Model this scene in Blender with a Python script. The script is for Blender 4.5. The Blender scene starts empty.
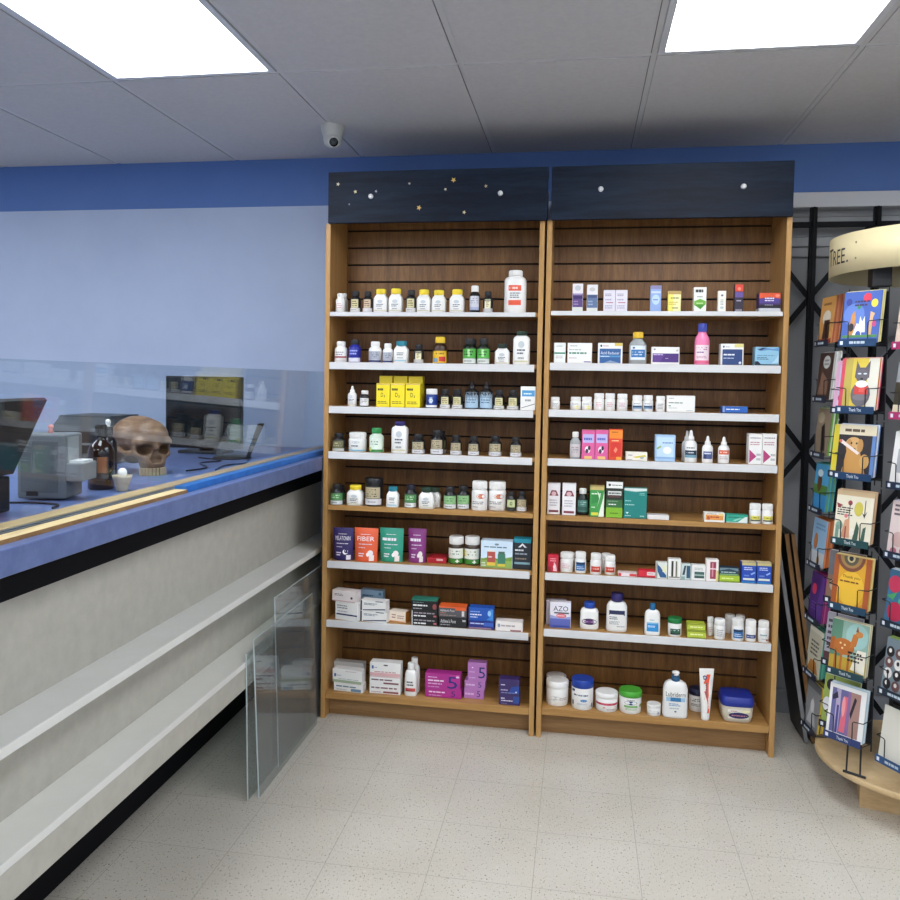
import bpy, bmesh, math, random
from mathutils import Matrix, Vector
import numpy as np
random.seed(7)
PI = math.pi
sc = bpy.context.scene
COL = sc.collection

# ------------------------------------------------------------------ materials
def s2l(c):
    return c / 12.92 if c <= .04045 else ((c + .055) / 1.055) ** 2.4
def rgb(h):
    return tuple(s2l(int(h[i:i + 2], 16) / 255) for i in (0, 2, 4)) + (1.0,)
_M = {}
def mat(h, rough=.45, metal=0., spec=.5):
    k = (h, rough, metal, spec)
    if k in _M: return _M[k]
    m = bpy.data.materials.new('paint_' + h); m.use_nodes = True
    nt = m.node_tree; p = nt.nodes['Principled BSDF']
    rc = nt.nodes.new('ShaderNodeRGB'); rc.outputs[0].default_value = rgb(h)
    nt.links.new(rc.outputs[0], p.inputs['Base Color'])
    p.inputs['Roughness'].default_value = rough; p.inputs['Metallic'].default_value = metal
    p.inputs['Specular IOR Level'].default_value = spec
    _M[k] = m; return m
def newmat(name):
    m = bpy.data.materials.new(name); m.use_nodes = True
    nt = m.node_tree
    return m, nt, nt.nodes['Principled BSDF']
def N(nt, t, **kw):
    n = nt.nodes.new('ShaderNode' + t)
    for k, v in kw.items():
        if k in n.inputs: n.inputs[k].default_value = v
        else: setattr(n, k, v)
    return n
def ramp(nt, stops, fac):
    r = nt.nodes.new('ShaderNodeValToRGB'); e = r.color_ramp.elements
    while len(e) < len(stops): e.new(.5)
    for i, (p, c) in enumerate(stops):
        e[i].position = p; e[i].color = rgb(c)
    nt.links.new(fac, r.inputs[0]); return r
def wood(name, stops, scale, rough=.4, bump=.12, fine=60, spec=.4):
    m, nt, p = newmat(name); L = nt.links.new
    tc = N(nt, 'TexCoord'); mp = N(nt, 'Mapping'); mp.inputs['Scale'].default_value = scale
    L(tc.outputs['Object'], mp.inputs['Vector'])
    n1 = N(nt, 'TexNoise', Scale=1.0, Detail=4.0, Roughness=.55, Distortion=.6); L(mp.outputs[0], n1.inputs['Vector'])
    n2 = N(nt, 'TexNoise', Scale=float(fine) / 12, Detail=3.0, Roughness=.7); L(mp.outputs[0], n2.inputs['Vector'])
    mx = N(nt, 'Math', operation='MULTIPLY_ADD'); L(n2.outputs[0], mx.inputs[0]); mx.inputs[1].default_value = .45
    sb = N(nt, 'Math', operation='MULTIPLY'); L(n1.outputs[0], sb.inputs[0]); sb.inputs[1].default_value = .62
    L(sb.outputs[0], mx.inputs[2])
    r = ramp(nt, stops, mx.outputs[0]); L(r.outputs[0], p.inputs['Base Color'])
    b = N(nt, 'Bump', Strength=bump, Distance=.002); L(mx.outputs[0], b.inputs['Height']); L(b.outputs[0], p.inputs['Normal'])
    p.inputs['Roughness'].default_value = rough; p.inputs['Specular IOR Level'].default_value = spec
    return m
def mottled(name, stops, scale, rough=.6, bump=0., detail=6.0):
    m, nt, p = newmat(name); L = nt.links.new
    tc = N(nt, 'TexCoord')
    n1 = N(nt, 'TexNoise', Scale=scale, Detail=detail, Roughness=.6); L(tc.outputs['Object'], n1.inputs['Vector'])
    r = ramp(nt, stops, n1.outputs[0]); L(r.outputs[0], p.inputs['Base Color'])
    p.inputs['Roughness'].default_value = rough
    if bump:
        b = N(nt, 'Bump', Strength=bump, Distance=.002); L(n1.outputs[0], b.inputs['Height']); L(b.outputs[0], p.inputs['Normal'])
    return m
def clear_sheet(name, tint, ior=1.5, haze=0.):
    m = bpy.data.materials.new(name); m.use_nodes = True; nt = m.node_tree; L = nt.links.new
    nt.nodes.remove(nt.nodes['Principled BSDF']); out = nt.nodes['Material Output']
    t = N(nt, 'BsdfTransparent'); t.inputs[0].default_value = rgb(tint)
    g = N(nt, 'BsdfGlossy'); g.inputs['Roughness'].default_value = 0.0
    mx = N(nt, 'MixShader')
    # Schlick reflectance, the same from either side of the sheet
    ge = N(nt, 'NewGeometry'); dp = N(nt, 'VectorMath', operation='DOT_PRODUCT'); L(ge.outputs['Normal'], dp.inputs[0]); L(ge.outputs['Incoming'], dp.inputs[1])
    ab = N(nt, 'Math', operation='ABSOLUTE'); L(dp.outputs['Value'], ab.inputs[0])
    om = N(nt, 'Math', operation='SUBTRACT'); om.inputs[0].default_value = 1; L(ab.outputs[0], om.inputs[1])
    pw = N(nt, 'Math', operation='POWER'); L(om.outputs[0], pw.inputs[0]); pw.inputs[1].default_value = 5
    f0 = ((ior - 1) / (ior + 1)) ** 2
    f = N(nt, 'Math', operation='MULTIPLY_ADD'); L(pw.outputs[0], f.inputs[0]); f.inputs[1].default_value = 1 - f0; f.inputs[2].default_value = f0
    L(f.outputs[0], mx.inputs[0]); L(t.outputs[0], mx.inputs[1]); L(g.outputs[0], mx.inputs[2])
    last = mx
    if haze:
        d = N(nt, 'BsdfDiffuse'); d.inputs[0].default_value = rgb('d8dadc')
        m2 = N(nt, 'MixShader'); m2.inputs[0].default_value = haze
        L(mx.outputs[0], m2.inputs[1]); L(d.outputs[0], m2.inputs[2]); last = m2
    L(last.outputs[0], out.inputs['Surface'])
    return m

OAKV = wood('oak_upright', [(.25, '94683a'), (.5, 'b38850'), (.75, 'c49a62')], (26, 26, 1.6), .38, .08)
OAKH = wood('oak_flat', [(.25, '8a6136'), (.5, 'ab8049'), (.75, 'bd9359')], (1.6, 26, 26), .38, .08)
SLAT = wood('oak_slats', [(.28, '482c11'), (.5, '724c23'), (.72, '8c6434')], (30, 30, 3.2), .42, .2)
KICK = wood('oak_kick', [(.28, '6d4c2b'), (.5, '8f6b42'), (.72, 'a17d52')], (2.0, 30, 30), .45, .1)
NAVY = wood('navy_stain', [(.3, '080e18'), (.5, '121b2a'), (.72, '1e2b3e')], (2.2, 20, 20), .5, .6, 40, .15)
MAPLE = wood('maple_ply', [(.3, 'b1936a'), (.5, 'c6a87c'), (.7, 'd2b78e')], (5, 5, 20), .45, .04)
EDGEW = wood('pale_strip', [(.3, 'd9bd84'), (.5, 'ecd39c'), (.7, 'f2dfb4')], (20, 1.5, 20), .5, .05)
TANW = wood('tan_strip', [(.3, '9c8158'), (.5, 'b3976a'), (.7, 'c0a67a')], (20, 1.5, 20), .5, .05)
RAWW = wood('raw_edge', [(.3, '7a5a34'), (.5, '936e42'), (.7, 'a6814f')], (60, 20, 60), .6, .1)
BOARD = wood('particle_edge', [(.3, '6a4a2a'), (.5, '85603a'), (.7, '98744b')], (40, 40, 6), .6, .1)
DARKB = mat('2c2622', .5)
BLACK = mat('141418', .4); CHAR = mat('2a2c30', .45); GROOVE = mat('1c120b', .9)
WHITEP = mat('f0efec', .35); STRIP = mottled('white_price_strip', [(.35, 'd2d2d3'), (.65, 'd7d7d8')], 8, .35)

# ------------------------------------------------------------------ mesh builder
class MB:
    def __init__(s): s.v = []; s.f = []; s.m = []; s.sm = []; s.mats = []
    def mi(s, m):
        if m not in s.mats: s.mats.append(m)
        return s.mats.index(m)
    def add(s, vs, fs, m, smooth=False):
        o = len(s.v); i = s.mi(m); s.v += [tuple(x) for x in vs]
        for f in fs: s.f.append([o + a for a in f]); s.m.append(i); s.sm.append(smooth)
    def box(s, x0, x1, y0, y1, z0, z1, m, bev=0., seg=2):
        if bev <= 0:
            v = [(x, y, z) for x in (x0, x1) for y in (y0, y1) for z in (z0, z1)]
            s.add(v, [(0, 1, 3, 2), (4, 6, 7, 5), (0, 4, 5, 1), (2, 3, 7, 6), (0, 2, 6, 4), (1, 5, 7, 3)], m); return
        bm = bmesh.new(); bmesh.ops.create_cube(bm, size=1)
        for q in bm.verts: q.co = ((x0 + x1) / 2 + q.co.x * (x1 - x0), (y0 + y1) / 2 + q.co.y * (y1 - y0), (z0 + z1) / 2 + q.co.z * (z1 - z0))
        bmesh.ops.bevel(bm, geom=bm.edges[:], offset=bev, segments=seg, profile=.6, affect='EDGES')
        bm.verts.index_update()
        s.add([q.co[:] for q in bm.verts], [[q.index for q in f.verts] for f in bm.faces], m); bm.free()
    def loft(s, rings, m, smooth=True, caps=True):
        n = len(rings[0]); vs = [p for r in rings for p in r]; fs = []
        for i in range(len(rings) - 1):
            for j in range(n):
                a = i * n + j; b = i * n + (j + 1) % n; fs.append((a, b, b + n, a + n))
        s.add(vs, fs, m, smooth)
        if caps:
            s.add(rings[0], [tuple(range(n))[::-1]], m); s.add(rings[-1], [tuple(range(n))], m)
    def lathe(s, prof, m, cx=0, cy=0, n=24, smooth=True, caps=True):
        s.loft([[(cx + r * math.cos(2 * PI * j / n), cy + r * math.sin(2 * PI * j / n), z) for j in range(n)] for r, z in prof], m, smooth, caps)
    def tube(s, path, r, m, n=6, caps=True):
        P = [Vector(p) for p in path]; rings = []
        for i, p in enumerate(P):
            d = (P[min(i + 1, len(P) - 1)] - P[max(i - 1, 0)]).normalized()
            a = d.orthogonal() if i == 0 else (pa - d * pa.dot(d))
            pa = a.normalized(); b = d.cross(pa)
            rings.append([tuple(p + (pa * math.cos(2 * PI * j / n) + b * math.sin(2 * PI * j / n)) * r) for j in range(n)])
        s.loft(rings, m, True, caps)
    def prism(s, pts, y0, y1, m, flat='y'):
        """outline pts (a,b) extruded along y"""
        n = len(pts); A = [(a, y0, b) for a, b in pts]; B = [(a, y1, b) for a, b in pts]
        s.add(A + B, [tuple(range(n)), tuple(range(2 * n - 1, n - 1, -1))] + [(i, i + n, (i + 1) % n + n, (i + 1) % n) for i in range(n)], m)
    def build(s, name, parent=None, recalc=True):
        me = bpy.data.meshes.new(name); me.from_pydata(s.v, [], s.f)
        for m in s.mats: me.materials.append(m)
        me.polygons.foreach_set('material_index', s.m); me.polygons.foreach_set('use_smooth', s.sm)
        if recalc:
            bm = bmesh.new(); bm.from_mesh(me); bmesh.ops.recalc_face_normals(bm, faces=bm.faces[:]); bm.to_mesh(me); bm.free()
        me.update()
        o = bpy.data.objects.new(name, me); COL.objects.link(o)
        if parent: o.parent = parent
        return o

def thing(name, label, cat, loc=(0, 0, 0), rz=0., group=None):
    o = bpy.data.objects.new(name, None); COL.objects.link(o); o.empty_display_size = .05
    o.location = loc; o.rotation_euler = (0, 0, rz); tag(o, label, cat, group); return o
def tag(o, label, cat, group=None):
    o['label'] = label; o['category'] = cat
    if group: o['group'] = group
    return o
def struct(o):
    o['kind'] = 'structure'; return o

# ------------------------------------------------------------------ printed graphics
_T = {}
def text_mesh(t):
    if t in _T: return _T[t]
    cu = bpy.data.curves.new('txt', 'FONT'); cu.body = t; cu.resolution_u = 2
    o = bpy.data.objects.new('txt', cu); COL.objects.link(o)
    me = o.to_mesh(); vs = [tuple(v.co[:2]) for v in me.vertices]; fs = [tuple(p.vertices) for p in me.polygons]
    o.to_mesh_clear(); bpy.data.objects.remove(o); bpy.data.curves.remove(cu)
    x0 = min(a for a, b in vs); x1 = max(a for a, b in vs); y0 = min(b for a, b in vs); y1 = max(b for a, b in vs)
    _T[t] = ([((a - x0) / (x1 - x0), (b - y0) / (y1 - y0)) for a, b in vs], fs); return _T[t]
def gfx(mb, items, P, nu=1, k0=1, rough=.45):
    """P(u,v,k) -> point; k is the print layer"""
    for k, it in enumerate(items):
        t = it[0]; k = k0 + k * .5
        if t in 'rR':
            u0, v0, u1, v1, c = it[1:6] if t == 'r' else (-.0, it[1], 1.0, it[2], it[3])
            n = max(1, round(nu * (u1 - u0)))
            vs = [P(u0 + (u1 - u0) * i / n, v, k) for v in (v0, v1) for i in range(n + 1)]
            mb.add(vs, [(i, i + 1, n + 2 + i, n + 1 + i) for i in range(n)], mat(c, rough))
        elif t == 'p':
            n = len(it[1]); mb.add([P(u, v, k) for u, v in it[1]], [tuple(range(n))], mat(it[2], rough))
        elif t == 'c':
            u, v, ru, rv, c = it[1:6]; n = it[6] if len(it) > 6 else 16
            mb.add([P(u, v, k)] + [P(u + ru * math.cos(2 * PI * j / n), v + rv * math.sin(2 * PI * j / n), k) for j in range(n)],
                   [(0, j + 1, (j + 1) % n + 1) for j in range(n)], mat(c, rough))
        elif t == 't':
            tx, u0, v0, u1, v1, c = it[1:7]; vs, fs = text_mesh(tx)
            mb.add([P(u0 + a * (u1 - u0), v0 + b * (v1 - v0), k) for a, b in vs], fs, mat(c, rough))
        elif t == 'l':
            u0, v0, u1, v1, c, n = it[1:7]; rnd = random.Random(int(u0 * 977 + v0 * 331 + n * 7))
            for i in range(n):
                hh = (v1 - v0) / n; va = v1 - (i + .8) * hh; vb = va + hh * .5; u = u0
                end = u1 - rnd.random() * .25 * (u1 - u0)
                while u < end - .02:
                    w = min((.1 + .2 * rnd.random()) * (u1 - u0), end - u)
                    mb.add([P(u, va, k), P(u + w, va, k), P(u + w, vb, k), P(u, vb, k)], [(0, 1, 2, 3)], mat(c, rough)); u += w + .035 * (u1 - u0)
def r(*a): return ('r',) + a
def l(*a): return ('l',) + a
def t(*a): return ('t',) + a
def c(*a): return ('c',) + a
def p(pts, col): return ('p', pts, col)

GY = '8d8d90'
STY = {
 # ---- bottle labels
 'plain': [], 'pinktext': [l(.25, .3, .75, .8, 'd9a9b0', 3)], 'pinktext2': [l(.25, .3, .75, .8, 'c99ab0', 4)],
 'greytxt': [l(.25, .2, .75, .85, '9a9aa0', 4)],
 'gold': [('R', .0, .3, 'd9d7d6'), r(.22, .32, .8, .97, 'd8cf9c'), l(.3, .4, .72, .9, '6a5f3a', 3), l(.25, .08, .75, .24, 'a2a0a0', 1)],
 'goldpink': [('R', .0, .3, 'd2cfd2'), r(.22, .32, .8, .97, 'd3ba9c'), l(.3, .4, .72, .9, '6a4f3a', 3)],
 'goldwhite': [('R', .0, .33, 'd9d8dc'), r(.12, .36, .88, .97, 'b9ac8c'), l(.2, .42, .8, .92, '3d3528', 4), l(.3, .1, .72, .24, '9a9aa0', 1)],
 'olive': [('R', .0, .25, 'c3c4be'), r(.1, .28, .9, .95, '6b6848'), l(.2, .4, .8, .85, 'cfc9a4', 2)],
 'cream': [('R', .0, .3, 'c6c4c2'), r(.26, .3, .76, 1.0, 'e9e2bd'), l(.4, .4, .62, .9, '8c7f50', 4)],
 'wtext': [c(.5, .78, .2, .14, 'c5ccd0'), l(.24, .36, .76, .62, '5a6470', 2), r(.08, .06, .92, .12, 'd0c9a4'), l(.3, .16, .7, .3, 'a0a4a8', 1)],
 'tealtext': [l(.25, .55, .75, .85, '4d5c66', 2), r(.1, .08, .9, .2, 'a3c8d8'), l(.3, .3, .7, .45, '9aa', 1) if 0 else l(.3, .3, .7, .45, '99aaaa', 1)],
 'greyblack': [r(.1, .12, .9, .98, 'cfcfd8'), l(.2, .5, .8, .9, '8a8a99', 3), r(.1, .12, .9, .3, 'a4adcb')],
 'orange': [r(.2, .66, .8, .84, 'e2583a'), t('Vitamin C', .26, .71, .74, .79, 'f4ddd4') if 0 else l(.25, .69, .76, .82, 'f6d9cf', 1), l(.27, .42, .8, .62, '70757c', 3), r(.2, .2, .8, .36, 'e2583a')],
 'maroon': [('R', .3, .44, 'a24a52'), l(.2, .5, .8, .85, '85858c', 2), ('R', .0, .12, 'd6d6d6')],
 'cobalt': [('R', .0, .3, 'd8d8e6'), l(.2, .5, .8, .92, 'aab2ee', 2)],
 'greyblue': [('R', .0, .16, '27366e'), r(.08, .2, .92, .86, 'a9aeba'), l(.2, .35, .8, .8, '565e70', 3)],
 'yellowred': [('R', .0, .75, 'e7b92c'), r(.5, .1, .9, .4, 'c8322c'), r(.1, .05, .45, .3, '7a9ab4'), l(.15, .5, .8, .68, '5a4410', 1)],
 'green': [('R', .0, .32, 'd5dbd6'), ('R', .34, .95, '58b04a'), r(.42, .45, .56, .9, 'b9e6a8'), l(.2, .5, .8, .85, '14401a', 2), l(.2, .08, .8, .25, '999999', 1)],
 'wlabel': [r(.05, .05, .95, .85, 'dedede'), l(.2, .3, .8, .75, '777777', 3)],
 'navywhite': [('R', .0, .2, 'e6e6ea'), r(.4, .35, .6, .9, '9fb4dc'), c(.5, .6, .14, .18, 'dfe6f4')],
 'paleblue': [('R', .0, .98, 'a9c3d8'), r(.1, .68, .9, .71, '5a738c'), l(.3, .78, .7, .92, '40566e', 1), l(.2, .3, .8, .6, '5f7890', 2), ('R', .0, .05, '8aa6bf')],
 'bluebase': [('R', .02, .12, '5fb4d8'), l(.3, .35, .7, .6, '5a6a78', 1), c(.5, .78, .18, .12, 'c9ced2')],
 'greenwhite': [('R', .0, .16, '3a8f4a'), r(.1, .2, .9, .95, 'e4efe2'), l(.25, .45, .75, .8, '6f9a78', 2), c(.2, .2, .14, .12, 'c8d86a')],
 'dgreen': [('R', .0, .32, 'd6d8da'), ('R', .35, .92, '4f8a50'), l(.2, .5, .8, .85, 'cfe6cc', 2), l(.25, .08, .7, .24, '8a8a8a', 1)],
 'lgreen': [('R', .0, .32, 'dcdde0'), ('R', .34, .95, '8fbf86'), l(.2, .5, .8, .85, '3d6a3a', 2), l(.2, .08, .8, .25, '8a8a8a', 1)],
 'palegreen': [r(.05, .3, .95, .95, 'c4cf9c'), c(.5, .62, .15, .15, '6a7a48'), ('R', .0, .2, '3a3a38')],
 'redoval': [c(.62, .78, .24, .14, 'c2503c'), c(.56, .78, .1, .08, 'd98a60'), l(.15, .3, .75, .5, '7a7f86', 2), l(.15, .1, .5, .2, 'a0a0a0', 1)],
 'gummy': [('R', .0, .28, '3f8a36'), ('R', .3, .93, 'e9ece2'), l(.2, .5, .8, .85, '5f7f78', 2), r(.5, .1, .72, .16, 'eef4ea'), r(.57, .04, .65, .24, 'eef4ea')],
 'gummyseal': [('R', .0, .28, '3f8a36'), ('R', .3, .93, 'e9ece2'), l(.3, .5, .85, .85, '5f7f78', 2), c(.08, .62, .17, .17, 'f3dc2c'), r(.55, .1, .77, .16, 'eef4ea'), r(.62, .04, .7, .24, 'eef4ea')],
 'redlot': [r(.08, .12, .92, .3, 'd05050'), l(.2, .4, .8, .7, '565a66', 2), r(.15, .13, .85, .18, '8c2c34')],
 'magn': [r(.1, .15, .9, .95, 'dfe8ee'), r(.16, .3, .86, .72, '2f74b4'), l(.24, .38, .78, .66, 'cfe0f0', 2), c(.3, .82, .06, .05, '2a3c78')],
 'pink': [r(.08, .12, .92, .78, 'f0dce2'), l(.18, .55, .8, .72, 'b06a94', 2), l(.18, .42, .6, .52, '7a4c8c', 1), ('R', .0, .08, 'e86a8c'), l(.18, .2, .8, .32, 'c98aa8', 2)],
 'yeldot': [c(.62, .28, .2, .22, 'efe68c'), l(.2, .6, .8, .85, 'b4b8bc', 2), r(.05, .3, .2, .34, 'a0b4d8')],
 'blulab': [r(.1, .2, .9, .55, '7f9fbf'), r(.1, .36, .9, .5, '24405e'), l(.2, .65, .8, .85, '9aa0a8', 1)],
 'greywrap': [r(.0, .05, 1, .9, 'c9c2c4'), l(.2, .3, .8, .75, '8a8286', 3)],
 'darkwave': [r(.05, .2, .95, .62, '27344a'), r(.05, .2, .95, .36, '6f9cb0'), l(.2, .44, .8, .55, 'dfe6ec', 1), l(.2, .7, .8, .85, '888888', 1)],
 'navylab': [r(.14, .2, .86, .72, '4a5a8c'), r(.14, .2, .4, .5, '2a3866'), l(.22, .5, .8, .68, 'dfe2ee', 1)],
 'orlab': [r(.08, .55, .92, .85, 'e2684a'), l(.2, .62, .8, .8, 'f7d8cc', 1), l(.2, .2, .8, .45, 'c7b0b4', 2)],
 'darkteal': [r(.12, .15, .88, .95, '4f7f78'), l(.22, .6, .8, .88, 'b8d2cc', 2), r(.2, .25, .8, .5, '2f5a54')],
 'yellab': [r(.12, .3, .88, .62, 'e6dc5a'), r(.12, .16, .88, .28, '4a4a34'), l(.2, .38, .8, .56, '6a6420', 1)],
 'bluesq': [r(.14, .15, .86, .85, '2b6aa8'), r(.14, .66, .86, .8, '15243c'), l(.22, .25, .8, .55, 'cfe0f0', 2)],
 'redlab': [r(.12, .15, .88, .62, 'd0432e'), l(.2, .3, .8, .55, 'f2c8bc', 1), r(.3, .2, .8, .3, '8c2c1c')],
 'ovalnavy': [c(.5, .38, .42, .2, '3a2450'), l(.22, .3, .8, .44, 'b48ac0', 1), c(.5, .38, .3, .09, '6a3a78')],
 'navywave': [r(.1, .66, .9, .84, '232a52'), p([(.1, .62), (.5, .7), (.9, .6), (.9, .7), (.1, .7)], '232a52'), l(.12, .42, .6, .58, '6a7078', 2), l(.12, .2, .7, .36, 'a6a8ac', 3), l(.5, .08, .9, .16, 'a6a8ac', 1)],
 'cerave': [r(.12, .08, .9, .55, '2b8fd0'), r(.12, .5, .9, .58, '7fb9de'), l(.2, .3, .7, .42, 'e6f2fa', 2), l(.3, .66, .75, .78, 'a9c0cc', 1)],
 'dkgreenlab': [r(.2, .1, .85, .6, '2d5a48'), l(.28, .4, .8, .55, 'cfe0d8', 1), r(.2, .12, .85, .22, '15302a')],
 'navyhalf': [r(.1, .2, .9, .5, '2a3f7a'), p([(.1, .5), (.9, .5), (.9, .66), (.5, .7), (.1, .55)], '4d6aa8'), l(.2, .28, .8, .42, 'd6dcee', 1)],
 'tealtiny': [l(.2, .45, .8, .65, '7aa4ac', 1), r(.3, .2, .7, .25, 'b0b4b8'), r(.6, .1, .9, .2, 'a85a4a')],
 'tubgrey': [c(.45, .45, .2, .12, 'c4c8c6'), l(.6, .3, 1, .5, 'b4a8a8', 2), l(.2, .28, .5, .34, 'a4a8a8', 1)],
 'bluecan': [l(.15, .62, .85, .78, '3a4c74', 1), c(.55, .42, .13, .07, '4a86c0'), p([(.6, .05), (.95, .05), (.95, .3), (.8, .1)], '2a3a66'), r(.05, .86, .2, .98, '2a3466'), r(.05, .15, .14, .38, '2a3466'), l(.3, .2, .7, .3, 'b0b8c8', 2)],
 'crimson': [('R', .5, .68, 'c92c50'), l(.3, .55, .8, .64, 'e68aa0', 1), c(.4, .3, .05, .04, 'd86a70'), l(.5, .12, .85, .2, '8a6a70', 1)],
 'cetgreen': [c(.5, .7, .24, .14, '25406e'), l(.36, .66, .64, .74, 'c3d0e2', 1), l(.35, .86, .65, .95, '7a7a80', 1), r(.25, .38, .75, .52, '7db46a'), l(.3, .2, .75, .34, '9ab88a', 2), c(.93, .5, .08, .12, '8a9a48')],
 'smalljar': [l(.2, .55, .85, .68, '8a98a8', 1), l(.2, .2, .9, .45, 'b4bac0', 2), r(.7, .2, .85, .5, 'a0acb8')],
 'lubri': [t('Lubriderm', .08, .68, .92, .86, '454a52'), r(.1, .5, .9, .65, '2f78aa'), r(.1, .5, .28, .65, '9cc4e0'), r(.72, .5, .9, .65, '9cc4e0'), l(.22, .32, .75, .44, '6a9cc4', 2), l(.25, .2, .7, .28, 'b0bcc4', 1), c(.5, .12, .05, .03, '5a6a74')],
 'darklid': [l(.1, .62, .8, .86, '33363c', 2), l(.15, .3, .7, .5, '6a6e74', 2)],
 'vase': [r(.15, .16, .88, .86, 'ebe8de'), c(.52, .42, .34, .24, '2a2560'), l(.28, .34, .78, .5, 'd88a98', 1), l(.25, .7, .5, .8, 'c85a5a', 1), r(.6, .68, .86, .84, 'efe6b4')],
 # ---- box faces
 'd3': [r(.02, .93, .98, .99, 'd8b868'), l(.1, .66, .6, .84, '3a3410', 1), t('D', .34, .42, .52, .6, '4a4210'), t('3', .56, .4, .66, .5, '4a4210'), l(.1, .12, .9, .26, '8a7a18', 2)],
 'plainbox': [], 'wbox': [l(.08, .6, .6, .85, '8a8a90', 2), r(.05, .26, 1, .34, '23305e'), l(.1, .42, .7, .52, 'b0b0b4', 1)],
 'bluebandbox': [r(.08, .58, .95, .84, '4f9ccf'), l(.2, .64, .8, .76, 'd8ecf8', 1), l(.3, .34, .75, .5, '9a9a9e', 1), p([(.05, .1), (.95, .28), (.95, .24), (.05, .07)], '8a8a8e')],
 'tealblack': [r(0, .87, 1, 1, '1c8aa0'), p([(.25, .72), (.5, .86), (.75, .72), (.62, .72), (.5, .79), (.38, .72)], 'e8eaec'), t('Multi', .1, .58, .6, .69, 'e8eaec') if 0 else l(.08, .58, .7, .68, 'e8eaec', 1), l(.08, .46, .9, .56, '8f9aa4', 1), r(.05, .16, .95, .23, '7fa6b4'), l(.1, .3, .8, .4, '8a7a6a', 1)],
 'picbox': [r(0, .0, 1, .34, '8fae5a'), p([(0, .3), (.3, .42), (.6, .32), (1, .44), (1, .28), (0, .28)], '6f9a3c'), l(.1, .74, .9, .82, '4a6a7c', 1), c(.5, .88, .07, .04, '7a8a90'), r(.2, .1, .46, .6, 'b4524a'), r(.22, .6, .44, .68, 'e6e4e0'), r(.2, .08, .46, .2, 'e8c84a'), r(.54, .08, .78, .54, '3f7f68'), r(.56, .54, .76, .62, '4a6a58'), r(.54, .06, .78, .16, 'd9c84a'), l(.24, .36, .42, .46, 'f0d8d0', 1), l(.02, .04, .18, .22, 'e8eee0', 2)],
 'wbox2': [l(.1, .5, .55, .75, '7a6a70', 2), c(.86, .4, .05, .12, '4a3a40'), r(0, 0, 1, .08, 'cfaab0')],
 'nbox': [r(0, 0, .06, 1, '1b2138'), l(.14, .56, .7, .8, '6a7a90', 2), p([(.1, .1), (1, .32), (1, .2), (.1, .02)], '3a4664'), r(.6, .93, .9, 1, '2a3a5c')],
 'bbox': [r(.82, .8, .94, .92, '4f86b4'), l(.1, .72, .6, .82, '4f82b0', 1), l(.1, .45, .8, .6, '5f90bc', 1)],
 'obox': [l(.15, .3, .4, .8, '9a8070', 2), l(.5, .3, .95, .7, 'b49a8a', 2), r(.02, .0, .98, .1, 'd9a06a')],
 'blk': [r(0, 0, .03, 1, 'e6e6e6'), l(.08, .55, .95, .92, '9a929a', 1), l(.08, .12, .75, .5, 'f0f0f0', 1), r(.85, .2, .97, .45, 'c06a70')],
 'blk2': [r(.0, .9, 1, 1, '2b7d6a'), l(.05, .35, .75, .62, 'f0f0f0', 1), l(.05, .12, .5, .26, 'b0b0b4', 1), c(.9, .4, .08, .26, '9a4a4a'), l(.05, .68, .5, .8, '6f8f8a', 1)],
 'ath': [t("Athlete's Foot", .06, .42, .62, .78, 'e4e4e4'), l(.06, .14, .5, .34, '9a9a9e', 1), r(.86, .62, .98, .8, 'c8c8ca')],
 'ath2': [r(0, .86, 1, 1, 'e8642c'), r(.6, .66, 1, 1, 'e8642c'), t("Athlete's Foot", .05, .5, .58, .72, 'f0f0f0'), l(.05, .3, .3, .42, 'c87860', 1), l(.05, .1, .7, .2, 'b89a8c', 1), r(.84, .1, .93, .62, 'd9d6d4')],
 'blu': [l(.05, .62, .5, .76, '9ab4ea', 1), l(.05, .38, .6, .56, 'f2f4fa', 1), l(.05, .2, .4, .34, 'd6dcf2', 1), p([(.72, .1), (.86, .3), (.78, .55), (.9, .9), (1, .9), (1, .05)], '3f8ad8'), c(.84, .6, .07, .22, '9fcdf0')],
 'blu2': [l(.05, .55, .7, .85, 'c3cdf0', 1), r(.6, .4, .98, .85, '3a62c0'), r(0, 0, .9, .2, '9a7a90')],
 'wbox3': [c(.12, .55, .05, .2, '8a9ab0'), l(.2, .4, .9, .75, 'b4a8aa', 1), r(.55, .0, .95, .16, 'a06a70')],
 'acid1': [t('Acid reducer', .08, .5, .5, .78, '6a8494') if 0 else l(.08, .45, .85, .78, '6f8a98', 1), r(.6, .05, .95, .4, '6f8ca4'), l(.1, .12, .5, .3, 'b0b4b8', 1)],
 'acid2': [r(.05, .42, .12, .66, '2f62a4'), l(.14, .5, .3, .58, '6f8aa8', 1), l(.45, .84, .92, .92, 'c49a94', 1), r(0, 0, 1, .2, 'a9b89a'), l(.2, .24, .9, .34, 'b4bcb8', 1)],
 'acid3': [l(.05, .5, .95, .82, '86626a', 1), r(.45, .08, .95, .28, '8f4a50'), l(.05, .1, .4, .3, 'c0a8ac', 1)],
 'acid4': [l(.05, .4, .95, .75, '7d626c', 1), r(.45, .05, .95, .26, '7a4a50'), r(0, .92, 1, 1, 'e0b0b4')],
 'acid5': [r(.06, .52, .12, .76, '3a66a4'), l(.14, .58, .26, .68, '7f96b4', 1), r(0, 0, 1, .24, 'e2b4b6'), l(.15, .26, .9, .38, 'c48a90', 1), c(.52, .82, .08, .05, '3a3a3a')],
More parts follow.
